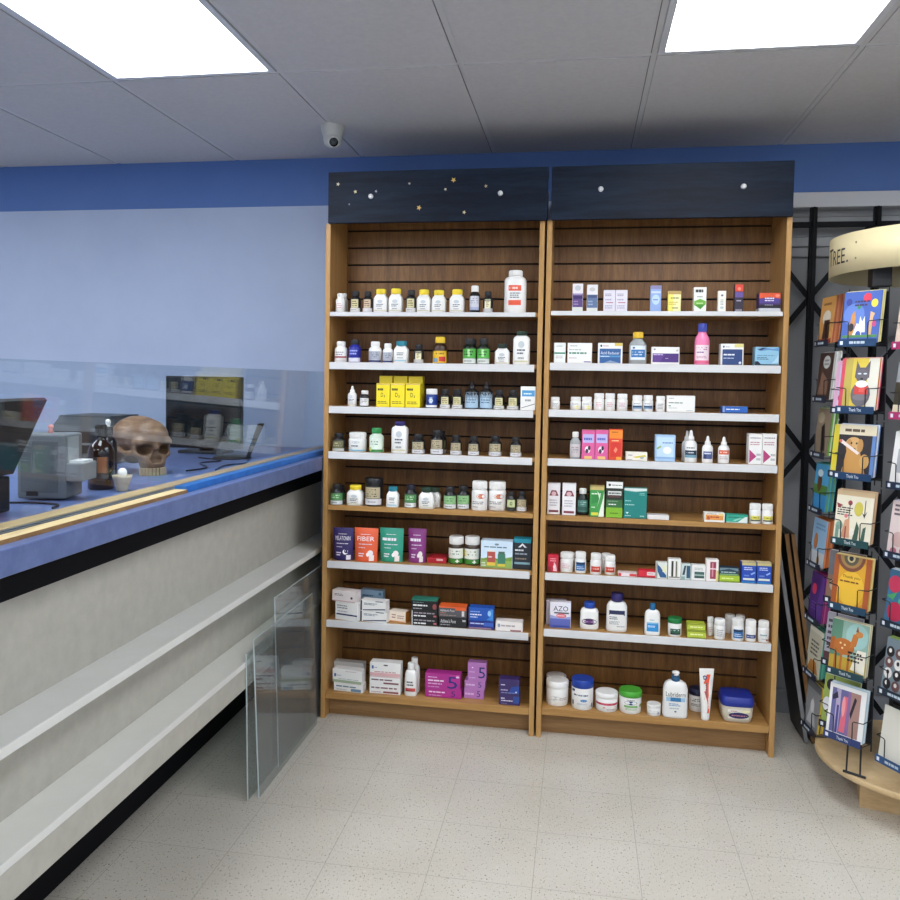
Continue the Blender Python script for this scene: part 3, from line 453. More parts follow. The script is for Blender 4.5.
P = [
('b', 'left', -0.9928, 3.431, 1.7065, 0.0408, 0.0782, 0.0408, 'supp', 'ecebe8', 'ecebe8', 'pinktext', 'supplement_bottle', 'bottle', "small white bottle with faint pink print, farthest left on left unit's top shelf", {}),
('b', 'left', -0.9907, 3.4758, 1.7065, 0.0348, 0.0824, 0.0348, 'supp', 'ecebe8', 'ecebe8', 'plain', 'supplement_bottle', 'bottle', "white bottle half hidden behind the farthest left bottle on left unit's top shelf", {}),
('b', 'left', -0.9292, 3.431, 1.7065, 0.0436, 0.0874, 0.0436, 'supp', '17171b', '17171b', 'gold', 'supplement_bottle', 'bottle', "dark bottle, gold label, left of the adjoining pair, on left unit's top shelf", {}),
('b', 'left', -0.8766, 3.431, 1.7065, 0.0425, 0.0864, 0.0425, 'supp', '17171b', '17171b', 'goldpink', 'supplement_bottle', 'bottle', "dark bottle, gold label, right of the adjoining pair, on left unit's top shelf", {}),
('b', 'left', -0.8214, 3.431, 1.7065, 0.058, 0.096, 0.0464, 'square', 'ecebe8', 'f0d732', 'wtext', 'supplement_bottle', 'bottle', "white yellow-capped bottle, first of the five, on left unit's top shelf", {}),
('b', 'left', -0.7584, 3.431, 1.7065, 0.058, 0.0976, 0.0464, 'square', 'ecebe8', 'f0d732', 'wtext', 'supplement_bottle', 'bottle', "white yellow-capped bottle, second of the five, on left unit's top shelf", {}),
('b', 'left', -0.6945, 3.431, 1.7065, 0.0439, 0.0917, 0.0439, 'supp', '17171b', '17171b', 'gold', 'supplement_bottle', 'bottle', "dark gold-label bottle between the yellow-capped white bottles on left unit's top shelf", {}),
('b', 'left', -0.6412, 3.431, 1.7065, 0.0574, 0.0933, 0.0459, 'square', 'ecebe8', 'f0d732', 'wtext', 'supplement_bottle', 'bottle', "white yellow-capped bottle, third of the five, on left unit's top shelf", {}),
('b', 'left', -0.5795, 3.431, 1.7065, 0.0578, 0.0912, 0.0463, 'square', 'ecebe8', 'f0d732', 'wtext', 'supplement_bottle', 'bottle', "white yellow-capped bottle, fourth of the five, on left unit's top shelf", {}),
('b', 'left', -0.5045, 3.431, 1.7065, 0.0595, 0.0941, 0.0476, 'square', 'ecebe8', 'f0d732', 'wtext', 'supplement_bottle', 'bottle', "white yellow-capped bottle, last of the five, on left unit's top shelf", {}),
('b', 'left', -0.4323, 3.431, 1.7065, 0.044, 0.109, 0.044, 'supp', '17171b', 'ecebe8', 'greyblack', 'supplement_bottle', 'bottle', "black bottle with white cap and grey label on left unit's top shelf", {}),
('b', 'left', -0.3786, 3.431, 1.7065, 0.0405, 0.0855, 0.0405, 'supp', '17171b', '17171b', 'cream', 'supplement_bottle', 'bottle', "slim dark bottle with cream label beside white-capped black one on left unit's top shelf", {}),
('b', 'left', -0.27, 3.431, 1.7065, 0.0887, 0.17, 0.0621, 'big', 'ecebe8', 'ecebe8', 'orange', 'supplement_bottle', 'bottle', "big white bottle with orange label bands on left unit's top shelf", {}),
('b', 'left', -0.9902, 3.431, 1.5, 0.0531, 0.0866, 0.0531, 'supp', 'ecebe8', 'ecebe8', 'maroon', 'supplement_bottle', 'bottle', "white bottle with maroon band on left unit's second shelf", {}),
('b', 'left', -0.9305, 3.431, 1.5, 0.0515, 0.095, 0.0515, 'supp', '1c2590', '17171b', 'cobalt', 'supplement_bottle', 'bottle', "cobalt blue bottle with black cap on left unit's second shelf", {}),
('b', 'left', -0.844, 3.431, 1.5, 0.0536, 0.0875, 0.0536, 'supp', 'ecebe8', 'ecebe8', 'greyblue', 'supplement_bottle', 'bottle', "larger white bottle with grey and navy label on left unit's second shelf", {}),
('b', 'left', -0.7892, 3.431, 1.5, 0.0431, 0.0799, 0.0431, 'supp', 'ecebe8', 'ecebe8', 'greyblue', 'supplement_bottle', 'bottle', "smaller white bottle with grey and navy label on left unit's second shelf", {}),
('b', 'left', -0.7328, 3.431, 1.5, 0.061, 0.09, 0.0488, 'square', 'ecebe8', '1f7f92', 'tealtext', 'supplement_bottle', 'bottle', "white bottle with teal cap on left unit's second shelf", {}),
('b', 'left', -0.6584, 3.431, 1.5, 0.0417, 0.0767, 0.0417, 'supp', '17171b', '17171b', 'cream', 'supplement_bottle', 'bottle', "small dark bottle with cream label on left unit's second shelf", {}),
('b', 'left', -0.5723, 3.431, 1.5, 0.0593, 0.1081, 0.0593, 'supp', '3a2416', 'e8c52f', 'yellowred', 'supplement_bottle', 'bottle', "amber bottle with yellow cap and yellow label on left unit's second shelf", {}),
('b', 'left', -0.4499, 3.431, 1.5, 0.0553, 0.1033, 0.0553, 'supp', '101a12', '1c1c1e', 'green', 'supplement_bottle', 'bottle', "dark bottle with bright green label, left of pair, on left unit's second shelf", {}),
('b', 'left', -0.4467, 3.4903, 1.5, 0.0478, 0.1028, 0.0478, 'supp', '101a12', '1c1c1e', 'green', 'supplement_bottle', 'bottle', "dark bottle hidden behind the left bright-green bottle on left unit's second shelf", {}),
('b', 'left', -0.3932, 3.431, 1.5, 0.0521, 0.1037, 0.0521, 'supp', '101a12', '1c1c1e', 'green', 'supplement_bottle', 'bottle', "dark bottle with bright green label, right of pair, on left unit's second shelf", {}),
('b', 'left', -0.3168, 3.431, 1.5, 0.0593, 0.0829, 0.0475, 'square', 'ecebe8', '1d2a22', 'wtext', 'supplement_bottle', 'bottle', "short white bottle with black-green cap on left unit's second shelf", {}),
('b', 'left', -0.2397, 3.431, 1.5, 0.0669, 0.1337, 0.0468, 'big', 'ecebe8', '1c3a2b', 'wtext', 'supplement_bottle', 'bottle', "tall white bottle with dark green cap on left unit's second shelf", {'n': 4}),
('b', 'left', -0.9374, 3.431, 1.318, 0.0374, 0.0845, 0.0374, 'nasal', 'ecebe8', 'ecebe8', 'wtext', 'dropper_bottle', 'bottle', "small white pointed dropper bottle on left unit's third shelf", {}),
('b', 'left', -0.8844, 3.431, 1.318, 0.041, 0.0659, 0.041, 'supp', '17171b', 'ecebe8', 'wlabel', 'supplement_bottle', 'bottle', "small black bottle with white cap and white label on left unit's third shelf", {}),
('x', 'left', -0.8027, 3.431, 1.318, 0.0565, 0.0981, 0.045, 'f2dc22', 'f2dc22', 'd3', 'vitamin_box', 'box', "left yellow box of the front row on left unit's third shelf", {}),
('x', 'left', -0.8027, 3.48, 1.318, 0.0551, 0.129, 0.045, 'e4cf2a', 'b0954a', 'plainbox', 'vitamin_box', 'box', "left yellow box of the back row on left unit's third shelf", {}),
('x', 'left', -0.7414, 3.431, 1.318, 0.0595, 0.0992, 0.045, 'f2dc22', 'f2dc22', 'd3', 'vitamin_box', 'box', "middle yellow box of the front row on left unit's third shelf", {}),
('x', 'left', -0.7405, 3.48, 1.318, 0.0582, 0.129, 0.045, 'e4cf2a', 'b0954a', 'plainbox', 'vitamin_box', 'box', "middle yellow box of the back row on left unit's third shelf", {}),
('x', 'left', -0.6778, 3.431, 1.318, 0.0608, 0.1003, 0.045, 'f2dc22', 'f2dc22', 'd3', 'vitamin_box', 'box', "right yellow box of the front row on left unit's third shelf", {}),
('x', 'left', -0.6762, 3.48, 1.318, 0.0595, 0.129, 0.045, 'e4cf2a', 'b0954a', 'plainbox', 'vitamin_box', 'box', "right yellow box of the back row on left unit's third shelf", {}),
('b', 'left', -0.6024, 3.431, 1.318, 0.0487, 0.0782, 0.0487, 'pill', '1f3c8c', 'ecebe8', 'navywhite', 'pill_bottle', 'bottle', "navy bottle with white cap and white base on left unit's third shelf", {}),
('b', 'left', -0.546, 3.431, 1.318, 0.0443, 0.0768, 0.0443, 'supp', '17171b', '17171b', 'gold', 'supplement_bottle', 'bottle', "gold-label dark bottle directly right of the navy bottle on left unit's third shelf", {}),
('b', 'left', -0.4959, 3.431, 1.318, 0.0453, 0.0777, 0.0453, 'supp', '17171b', '17171b', 'gold', 'supplement_bottle', 'bottle', "gold-label dark bottle left of the pale blue droppers on left unit's third shelf", {}),
('b', 'left', -0.4374, 3.431, 1.318, 0.0574, 0.1097, 0.0574, 'dropper', '15171a', '17171b', 'paleblue', 'dropper_bottle', 'bottle', "left pale blue dropper bottle on left unit's third shelf", {}),
('b', 'left', -0.3787, 3.431, 1.318, 0.053, 0.1107, 0.053, 'dropper', '15171a', '17171b', 'paleblue', 'dropper_bottle', 'bottle', "right pale blue dropper bottle on left unit's third shelf", {}),
('b', 'left', -0.3258, 3.431, 1.318, 0.0449, 0.0781, 0.0449, 'supp', '17171b', '17171b', 'gold', 'supplement_bottle', 'bottle', "gold-label dark bottle right of the pale blue droppers on left unit's third shelf", {}),
('b', 'left', -0.27, 3.431, 1.318, 0.0483, 0.0791, 0.0483, 'supp', '17171b', '17171b', 'gold', 'supplement_bottle', 'bottle', "gold-label dark bottle beside the white and blue box on left unit's third shelf", {}),
('x', 'left', -0.2082, 3.431, 1.318, 0.0604, 0.0957, 0.05, 'ecebe8', 'ecebe8', 'bluebandbox', 'medicine_box', 'box', "white box with blue band at right end on left unit's third shelf", {}),
('b', 'left', -0.9951, 3.431, 1.129, 0.0542, 0.0744, 0.0542, 'supp', '17171b', '17171b', 'olive', 'supplement_bottle', 'bottle', "dark olive-label bottle, farthest left on left unit's fourth shelf", {}),
('b', 'left', -0.9167, 3.431, 1.129, 0.0756, 0.0798, 0.0756, 'pill', 'ecebe8', 'ecebe8', 'bluebase', 'pill_bottle', 'bottle', "wide white bottle with blue base line on left unit's fourth shelf", {}),
('b', 'left', -0.8337, 3.431, 1.129, 0.0603, 0.1008, 0.0603, 'supp', 'cfe0cf', '2e8f4e', 'greenwhite', 'supplement_bottle', 'bottle', "green-capped bottle with pale green label on left unit's fourth shelf", {}),
('b', 'left', -0.7332, 3.431, 1.129, 0.0676, 0.1303, 0.0473, 'big', 'ecebe8', '332a70', 'wtext', 'supplement_bottle', 'bottle', "tall white bottle with purple cap on left unit's fourth shelf", {'n': 4}),
('b', 'left', -0.6551, 3.431, 1.129, 0.0558, 0.0796, 0.0558, 'supp', '17171b', '17171b', 'goldwhite', 'supplement_bottle', 'bottle', "small dark bottle just right of tall white bottle on left unit's fourth shelf", {}),
('b', 'left', -0.577, 3.431, 1.129, 0.0554, 0.0983, 0.0554, 'supp', '17171b', '17171b', 'goldwhite', 'supplement_bottle', 'bottle', "largest dark gold-label bottle on left unit's fourth shelf", {}),
('b', 'left', -0.571, 3.4904, 1.129, 0.0507, 0.0912, 0.0507, 'supp', '17171b', '17171b', 'olive', 'supplement_bottle', 'bottle', "dark bottle hidden behind the largest dark bottle on left unit's fourth shelf", {}),
('b', 'left', -0.4982, 3.431, 1.129, 0.0483, 0.0802, 0.0483, 'supp', '17171b', '17171b', 'goldwhite', 'supplement_bottle', 'bottle', "fourth dark gold-label bottle from right on left unit's fourth shelf", {}),
('b', 'left', -0.4255, 3.431, 1.129, 0.0476, 0.0774, 0.0476, 'supp', '17171b', '17171b', 'goldwhite', 'supplement_bottle', 'bottle', "third dark gold-label bottle from right on left unit's fourth shelf", {}),
('b', 'left', -0.3378, 3.431, 1.129, 0.0541, 0.0824, 0.0541, 'supp', '17171b', '17171b', 'goldwhite', 'supplement_bottle', 'bottle', "dark gold-label bottle, second from right, on left unit's fourth shelf", {}),
('b', 'left', -0.2544, 3.431, 1.129, 0.0472, 0.0777, 0.0472, 'supp', '17171b', '17171b', 'goldwhite', 'supplement_bottle', 'bottle', "dark gold-label bottle, farthest right, on left unit's fourth shelf", {}),
('b', 'left', -0.9994, 3.427, 0.905, 0.0556, 0.0845, 0.0556, 'supp', '17171b', '17171b', 'dgreen', 'supplement_bottle', 'bottle', "dark bottle with green label, farthest left on left unit's fifth shelf", {}),
('b', 'left', -1.0006, 3.4866, 0.905, 0.0485, 0.0743, 0.0485, 'supp', '17171b', '17171b', 'dgreen', 'supplement_bottle', 'bottle', "dark bottle behind the farthest left green-label bottle on left unit's fifth shelf", {}),
('b', 'left', -0.9203, 3.4313, 0.905, 0.0682, 0.0832, 0.0546, 'square', 'ecebe8', 'f0d732', 'wtext', 'supplement_bottle', 'bottle', "white bottle with yellow cap on left unit's fifth shelf", {}),
('b', 'left', -0.8429, 3.4287, 0.905, 0.0765, 0.1149, 0.0765, 'jar', '17171b', '17171b', 'goldwhite', 'supplement_bottle', 'bottle', "large dark jar-like bottle with gold label on left unit's fifth shelf", {}),
('b', 'left', -0.7574, 3.427, 0.905, 0.0509, 0.0847, 0.0407, 'square', 'ecebe8', '1f7f92', 'tealtext', 'supplement_bottle', 'bottle', "white bottle with teal cap on left unit's fifth shelf", {}),
('b', 'left', -0.6851, 3.4366, 0.905, 0.052, 0.094, 0.052, 'supp', '17171b', '15152a', 'dgreen', 'supplement_bottle', 'bottle', "single dark bottle with green label near middle on left unit's fifth shelf", {}),
('b', 'left', -0.6152, 3.427, 0.905, 0.0645, 0.0861, 0.0516, 'square', 'ecebe8', '1c3a2b', 'wtext', 'supplement_bottle', 'bottle', "front white bottle with dark green cap on left unit's fifth shelf", {}),
('b', 'left', -0.5951, 3.4826, 0.905, 0.0593, 0.0785, 0.0475, 'square', 'ecebe8', '1c3a2b', 'wtext', 'supplement_bottle', 'bottle', "rear white bottle with dark green cap on left unit's fifth shelf", {}),
('b', 'left', -0.5215, 3.4475, 0.905, 0.0521, 0.0906, 0.0521, 'supp', '17171b', '17171b', 'lgreen', 'supplement_bottle', 'bottle', "left dark bottle of the light-green-label pair on left unit's fifth shelf", {}),
('b', 'left', -0.4682, 3.4573, 0.905, 0.0533, 0.0943, 0.0533, 'supp', '17171b', '17171b', 'lgreen', 'supplement_bottle', 'bottle', "right dark bottle of the light-green-label pair on left unit's fifth shelf", {}),
('b', 'left', -0.3992, 3.4361, 0.905, 0.0654, 0.1185, 0.0654, 'pill', 'ecebe8', 'ecebe8', 'redoval', 'pill_bottle', 'bottle', "left large white bottle with red oval on left unit's fifth shelf", {}),
('b', 'left', -0.3291, 3.4564, 0.905, 0.0732, 0.1173, 0.0732, 'pill', 'ecebe8', 'ecebe8', 'redoval', 'pill_bottle', 'bottle', "right large white bottle with red oval on left unit's fifth shelf", {}),
('b', 'left', -0.2701, 3.4591, 0.905, 0.0354, 0.0787, 0.0354, 'supp', '17171b', '17171b', 'palegreen', 'supplement_bottle', 'bottle', "small dark bottle with pale green label on left unit's fifth shelf", {}),
('b', 'left', -0.2282, 3.4659, 0.905, 0.0452, 0.0798, 0.0452, 'supp', '17171b', '17171b', 'goldwhite', 'supplement_bottle', 'bottle', "small dark gold-label bottle, farthest right, on left unit's fifth shelf", {}),
('x', 'left', -0.9698, 3.4347, 0.671, 0.0891, 0.1351, 0.045, '2c2160', '2c2160', ['pouch', 'MELATONIN', 'moon'], 'supplement_pouch', 'pouch', "dark purple pouch lettered MELATONIN on left unit's sixth shelf", {}),
('x', 'left', -0.8703, 3.4341, 0.671, 0.1019, 0.1386, 0.045, 'e8623a', 'e8623a', ['pouch', 'FIBER', 'gum'], 'supplement_pouch', 'pouch', "orange pouch lettered FIBER on left unit's sixth shelf", {}),
('x', 'left', -0.7653, 3.4512, 0.671, 0.1017, 0.1407, 0.045, '2f9a80', '2f9a80', ['pouch', '', 'gum'], 'supplement_pouch', 'pouch', "teal green pouch on left unit's sixth shelf", {}),
('x', 'left', -0.6585, 3.4626, 0.671, 0.0765, 0.1413, 0.045, '87357f', '87357f', ['pouch', '', 'gum'], 'supplement_pouch', 'pouch', "magenta purple pouch on left unit's sixth shelf", {}),
('x', 'left', -0.5759, 3.481, 0.671, 0.0801, 0.022, 0.1, 'b3202f', 'b3202f', [('r', 0.5, 0.5, 0.85, 0.9, 'e6b9bb')], 'supplement_pouch', 'pouch', "flat red pouch lying behind the purple pouch on left unit's sixth shelf", {}),
('b', 'left', -0.4972, 3.4775, 0.671, 0.0645, 0.1142, 0.0645, 'pill', '3b2a1c', 'ecebe8', 'gummy', 'pill_bottle', 'bottle', "left white-capped gummy bottle with green base on left unit's sixth shelf", {}),
('b', 'left', -0.4298, 3.475, 0.671, 0.0644, 0.1167, 0.0644, 'pill', '3b2a1c', 'ecebe8', 'gummyseal', 'pill_bottle', 'bottle', "right white-capped gummy bottle with yellow seal on left unit's sixth shelf", {}),
('x', 'left', -0.3232, 3.4512, 0.671, 0.13, 0.1111, 0.06, 'cfe2f2', 'cfe2f2', 'picbox', 'medicine_box', 'box', "pale blue box picturing two bottles on left unit's sixth shelf", {}),
('x', 'left', -0.2189, 3.4531, 0.671, 0.0723, 0.1251, 0.055, '14202c', '1c8aa0', 'tealblack', 'medicine_box', 'box', "black box with teal top edge on left unit's sixth shelf", {}),
('x', 'left', -0.9457, 3.427, 0.421, 0.1058, 0.078, 0.06, 'ecebe8', 'ecebe8', 'wbox', 'medicine_box', 'box', "white navy-striped box under the pinkish box on left unit's seventh shelf", {'rot': -0.25}),
('x', 'left', -0.9584, 3.427, 0.499, 0.108, 0.046, 0.055, 'e6dcda', 'e6dcda', 'wbox2', 'medicine_box', 'box', "pinkish white box on top of the leftmost stack on left unit's seventh shelf", {'rot': -0.22}),
('x', 'left', -0.8293, 3.427, 0.421, 0.1175, 0.045, 0.05, 'ecebe8', 'ecebe8', 'nbox', 'medicine_box', 'box', "lower white box with navy left edge on left unit's seventh shelf", {'rot': -0.12}),
('x', 'left', -0.8314, 3.427, 0.466, 0.1119, 0.045, 0.05, 'ecebe8', 'ecebe8', 'nbox', 'medicine_box', 'box', "upper white box with navy left edge on left unit's seventh shelf", {'rot': -0.12}),
('x', 'left', -0.8694, 3.556, 0.421, 0.1019, 0.102, 0.035, 'a9cbe6', 'a9cbe6', 'bbox', 'medicine_box', 'box', "light blue box standing behind the navy-edged boxes on left unit's seventh shelf", {'rot': -0.1}),
('x', 'left', -0.7322, 3.451, 0.421, 0.0745, 0.046, 0.045, 'f0e2d2', 'f0e2d2', 'obox', 'medicine_box', 'box', "small white and orange box lying in front of boxes on left unit's seventh shelf", {'rot': -0.2, 'parts': 'orange_end'}),
('x', 'left', -0.6124, 3.427, 0.421, 0.1087, 0.031, 0.06, '17171b', '17171b', 'blk', 'medicine_box', 'box', "lowest box of the black box stack on left unit's seventh shelf", {}),
('x', 'left', -0.613, 3.427, 0.452, 0.1087, 0.03, 0.06, '17171b', '17171b', 'blk', 'medicine_box', 'box', "middle box of the black box stack on left unit's seventh shelf", {}),
('x', 'left', -0.6138, 3.427, 0.482, 0.1086, 0.048, 0.06, '17171b', '2b7d6a', 'blk2', 'medicine_box', 'box', "topmost box of the black box stack on left unit's seventh shelf", {}),
('x', 'left', -0.4958, 3.427, 0.421, 0.1153, 0.043, 0.06, '202124', '202124', 'ath', 'medicine_box', 'box', "lower charcoal box of the two orange-topped boxes on left unit's seventh shelf", {}),
('x', 'left', -0.4967, 3.427, 0.464, 0.1153, 0.044, 0.06, '55565c', 'e8642c', 'ath2', 'medicine_box', 'box', "upper grey box with orange top on left unit's seventh shelf", {}),
('x', 'left', -0.3778, 3.4298, 0.421, 0.1039, 0.034, 0.055, '1d2f84', '1d2f84', 'blu2', 'medicine_box', 'box', "lower blue box under larger blue box on left unit's seventh shelf", {}),
('x', 'left', -0.3793, 3.4298, 0.455, 0.101, 0.055, 0.05, '1a55b4', '1a55b4', 'blu', 'medicine_box', 'box', "upper blue box with pale blue figure on left unit's seventh shelf", {}),
('x', 'left', -0.2645, 3.427, 0.421, 0.1095, 0.04, 0.05, 'ece6e2', 'ece6e2', 'wbox3', 'medicine_box', 'box', "flat white box lying alone at right end on left unit's seventh shelf", {}),
('x', 'left', -0.9375, 3.4417, 0.113, 0.1296, 0.036, 0.045, 'ecebe8', 'ecebe8', 'acid1', 'medicine_box', 'box', "lowest white box of left ointment stack on left unit's bottom shelf", {'rot': -0.1}),
('x', 'left', -0.9426, 3.4417, 0.149, 0.1313, 0.058, 0.045, 'ecebe8', 'ecebe8', 'acid2', 'medicine_box', 'box', "upper white box of left ointment stack on left unit's bottom shelf", {'rot': -0.1}),
('x', 'left', -0.9619, 3.536, 0.113, 0.1342, 0.094, 0.04, 'd9d9d6', 'd9d9d6', 'plainbox', 'medicine_box', 'box', "greyish white box behind the left ointment stack on left unit's bottom shelf", {'rot': -0.05}),
('x', 'left', -0.7805, 3.4496, 0.113, 0.1318, 0.04, 0.05, 'ecebe8', 'ecebe8', 'acid3', 'medicine_box', 'box', "lowest box of the pink-striped stack on left unit's bottom shelf", {}),
('x', 'left', -0.7805, 3.4496, 0.153, 0.1318, 0.035, 0.05, 'ecebe8', 'ecebe8', 'acid4', 'medicine_box', 'box', "middle box of the pink-striped stack on left unit's bottom shelf", {}),
('x', 'left', -0.7805, 3.4496, 0.188, 0.1318, 0.058, 0.05, 'ecebe8', 'ecebe8', 'acid5', 'medicine_box', 'box', "topmost box of the pink-striped stack on left unit's bottom shelf", {}),
('b', 'left', -0.672, 3.447, 0.113, 0.0533, 0.1358, 0.0427, 'lotion', 'ecebe8', 'ecebe8', 'redlot', 'lotion_bottle', 'bottle', "front white lotion bottle with red band on left unit's bottom shelf", {}),
('b', 'left', -0.667, 3.4937, 0.113, 0.0475, 0.1439, 0.038, 'lotion', 'ecebe8', 'ecebe8', 'plain', 'lotion_bottle', 'bottle', "white lotion bottle behind the red-banded one on left unit's bottom shelf", {}),
('x', 'left', -0.5349, 3.4614, 0.113, 0.1526, 0.036, 0.06, 'b02f8e', 'b02f8e', 'mag2', 'medicine_box', 'box', "lower magenta box of the pair on left unit's bottom shelf", {}),
('x', 'left', -0.5381, 3.4614, 0.149, 0.148, 0.064, 0.055, 'b02f8e', 'b02f8e', 'mag', 'medicine_box', 'box', "upper magenta box with big navy 5 on left unit's bottom shelf", {}),
('x', 'left', -0.4085, 3.478, 0.113, 0.0818, 0.041, 0.05, 'b678bb', 'b678bb', 'lil2', 'medicine_box', 'box', "lowest lilac box of three on left unit's bottom shelf", {}),
('x', 'left', -0.405, 3.478, 0.154, 0.085, 0.036, 0.05, 'b678bb', 'b678bb', 'lil2', 'medicine_box', 'box', "middle lilac box of three on left unit's bottom shelf", {}),
('x', 'left', -0.397, 3.478, 0.19, 0.0774, 0.076, 0.045, 'b678bb', 'b678bb', 'lil', 'medicine_box', 'box', "topmost lilac box with big navy 5 on left unit's bottom shelf", {}),
('x', 'left', -0.258, 3.4409, 0.113, 0.0842, 0.044, 0.05, '3a2a63', '3a2a63', 'prp2', 'medicine_box', 'box', "lower dark purple box with blue corner on left unit's bottom shelf", {}),
('x', 'left', -0.2596, 3.4409, 0.157, 0.0834, 0.062, 0.05, '3a2a63', '3a2a63', 'prp', 'medicine_box', 'box', "upper dark purple box with blue corner on left unit's bottom shelf", {}),
('x', 'right', -0.0222, 3.431, 1.713, 0.0408, 0.1087, 0.03, 'e5dfe2', 'e5dfe2', 'viol', 'medicine_box', 'box', "slim white box with violet middle on right unit's top shelf", {}),
('x', 'right', 0.034, 3.431, 1.713, 0.0421, 0.1046, 0.03, 'e4e2e6', 'e4e2e6', 'slate', 'medicine_box', 'box', "slim white box with slate blue middle on right unit's top shelf", {}),
('x', 'right', 0.1002, 3.431, 1.713, 0.0445, 0.0835, 0.03, 'dcd8e2', 'dcd8e2', 'redline', 'medicine_box', 'box', "left lavender white box of adjoining pair on right unit's top shelf", {}),
('x', 'right', 0.1465, 3.431, 1.713, 0.045, 0.0834, 0.03, 'dcd8e2', 'dcd8e2', 'redline', 'medicine_box', 'box', "right lavender white box of adjoining pair on right unit's top shelf", {}),
('x', 'right', 0.2766, 3.431, 1.713, 0.0407, 0.1006, 0.03, '8fa9dc', '8fa9dc', 'sky', 'medicine_box', 'box', "slim sky blue box on right unit's top shelf", {}),
('x', 'right', 0.3467, 3.431, 1.713, 0.0486, 0.0794, 0.04, 'f0e36a', 'f0e36a', 'yel', 'medicine_box', 'box', "pale yellow box with tan top flap on right unit's top shelf", {}),
('x', 'right', 0.4417, 3.431, 1.713, 0.0466, 0.0938, 0.04, 'eceee8', 'eceee8', 'leaf', 'medicine_box', 'box', "white box with green lower triangle on right unit's top shelf", {}),
('x', 'right', 0.5226, 3.431, 1.713, 0.0294, 0.0799, 0.025, 'efede2', 'efede2', 'slimw', 'medicine_box', 'box', "slim plain white box on right unit's top shelf", {}),
('x', 'right', 0.5844, 3.431, 1.713, 0.0321, 0.1041, 0.025, '241a33', '241a33', 'dkv', 'medicine_box', 'box', "slim dark violet box with red top on right unit's top shelf", {}),
('x', 'right', 0.6979, 3.431, 1.713, 0.0793, 0.014, 0.05, 'c9ccd4', 'c9ccd4', 'plainbox', 'medicine_box', 'box', "thin grey white box lying beneath violet box on right unit's top shelf", {'rot': 0.06}),
('x', 'right', 0.6968, 3.431, 1.727, 0.0792, 0.058, 0.04, '3d2a66', '3d2a66', 'org', 'medicine_box', 'box', "violet and black box with orange top on right unit's top shelf", {'rot': 0.06}),
('x', 'right', -0.0871, 3.431, 1.509, 0.0451, 0.0798, 0.04, 'e9ebe8', 'e9ebe8', 'grnstripe', 'medicine_box', 'box', "narrow white box with green line, farthest left on right unit's second shelf", {}),
('x', 'right', -0.0092, 3.431, 1.509, 0.0952, 0.0798, 0.045, 'ecebe8', 'ecebe8', 'grnstripe2', 'medicine_box', 'box', "wide white box with green lettering on right unit's second shelf", {}),
('x', 'right', 0.1087, 3.431, 1.509, 0.0941, 0.0809, 0.05, 'ecebe8', 'ecebe8', 'acidred', 'medicine_box', 'box', "white and blue box with yellow corner on right unit's second shelf", {}),
('b', 'right', 0.2151, 3.431, 1.509, 0.0677, 0.1248, 0.0474, 'syrup', 'b9c2c6', 'e3bd34', 'magn', 'antacid_bottle', 'bottle', "clear bottle with yellow cap and blue label on right unit's second shelf", {}),
('x', 'right', 0.3188, 3.431, 1.509, 0.1052, 0.0674, 0.05, 'ecebe8', 'ecebe8', 'purp', 'medicine_box', 'box', "white box with purple front on right unit's second shelf", {}),
('b', 'right', 0.4566, 3.431, 1.509, 0.0562, 0.1591, 0.0394, 'syrup', 'ee7fae', '3a49a8', 'pink', 'antacid_bottle', 'bottle', "pink liquid bottle with blue cap on right unit's second shelf", {}),
('x', 'right', 0.5658, 3.431, 1.509, 0.0842, 0.0821, 0.05, 'ecebe8', 'ecebe8', 'acidnavy', 'medicine_box', 'box', "white box with navy front and pale yellow corner on right unit's second shelf", {}),
('x', 'right', 0.6928, 3.431, 1.509, 0.0871, 0.0712, 0.05, '8fc0da', '8fc0da', 'wave', 'medicine_box', 'box', "light blue box with dark wave on right unit's second shelf", {}),
('b', 'right', -0.1013, 3.431, 1.324, 0.0372, 0.0496, 0.0372, 'pill', 'ecebe8', 'ecebe8', 'greytxt', 'pill_bottle', 'bottle', "white pill bottle, farthest left on right unit's third shelf", {}),
('b', 'right', -0.0203, 3.431, 1.324, 0.042, 0.0512, 0.042, 'pill', 'ecebe8', 'ecebe8', 'yeldot', 'pill_bottle', 'bottle', "left white pill bottle of the yellow-dot pair on right unit's third shelf", {}),
('b', 'right', 0.0233, 3.431, 1.324, 0.0406, 0.0521, 0.0406, 'pill', 'ecebe8', 'ecebe8', 'yeldot', 'pill_bottle', 'bottle', "right white pill bottle of the yellow-dot pair on right unit's third shelf", {}),
('b', 'right', 0.0709, 3.431, 1.324, 0.0408, 0.0673, 0.0408, 'pill', 'ecebe8', 'ecebe8', 'pinktext', 'pill_bottle', 'bottle', "first white pill bottle of three with pink text, on right unit's third shelf", {}),
('b', 'right', 0.113, 3.431, 1.324, 0.0395, 0.0678, 0.0395, 'pill', 'ecebe8', 'ecebe8', 'pinktext', 'pill_bottle', 'bottle', "second white pill bottle of three with pink text, on right unit's third shelf", {}),
('b', 'right', 0.1604, 3.431, 1.324, 0.0412, 0.0667, 0.0412, 'pill', 'ecebe8', 'ecebe8', 'pinktext2', 'pill_bottle', 'bottle', "third white pill bottle of three with pink text, on right unit's third shelf", {}),
('b', 'right', 0.2185, 3.431, 1.324, 0.0402, 0.0624, 0.0402, 'pill', 'ecebe8', 'ecebe8', 'blulab', 'pill_bottle', 'bottle', "left white pill bottle of the blue-label pair on right unit's third shelf", {}),
('b', 'right', 0.2595, 3.431, 1.324, 0.0381, 0.0632, 0.0381, 'pill', 'ecebe8', 'ecebe8', 'blulab', 'pill_bottle', 'bottle', "right white pill bottle of the blue-label pair on right unit's third shelf", {}),
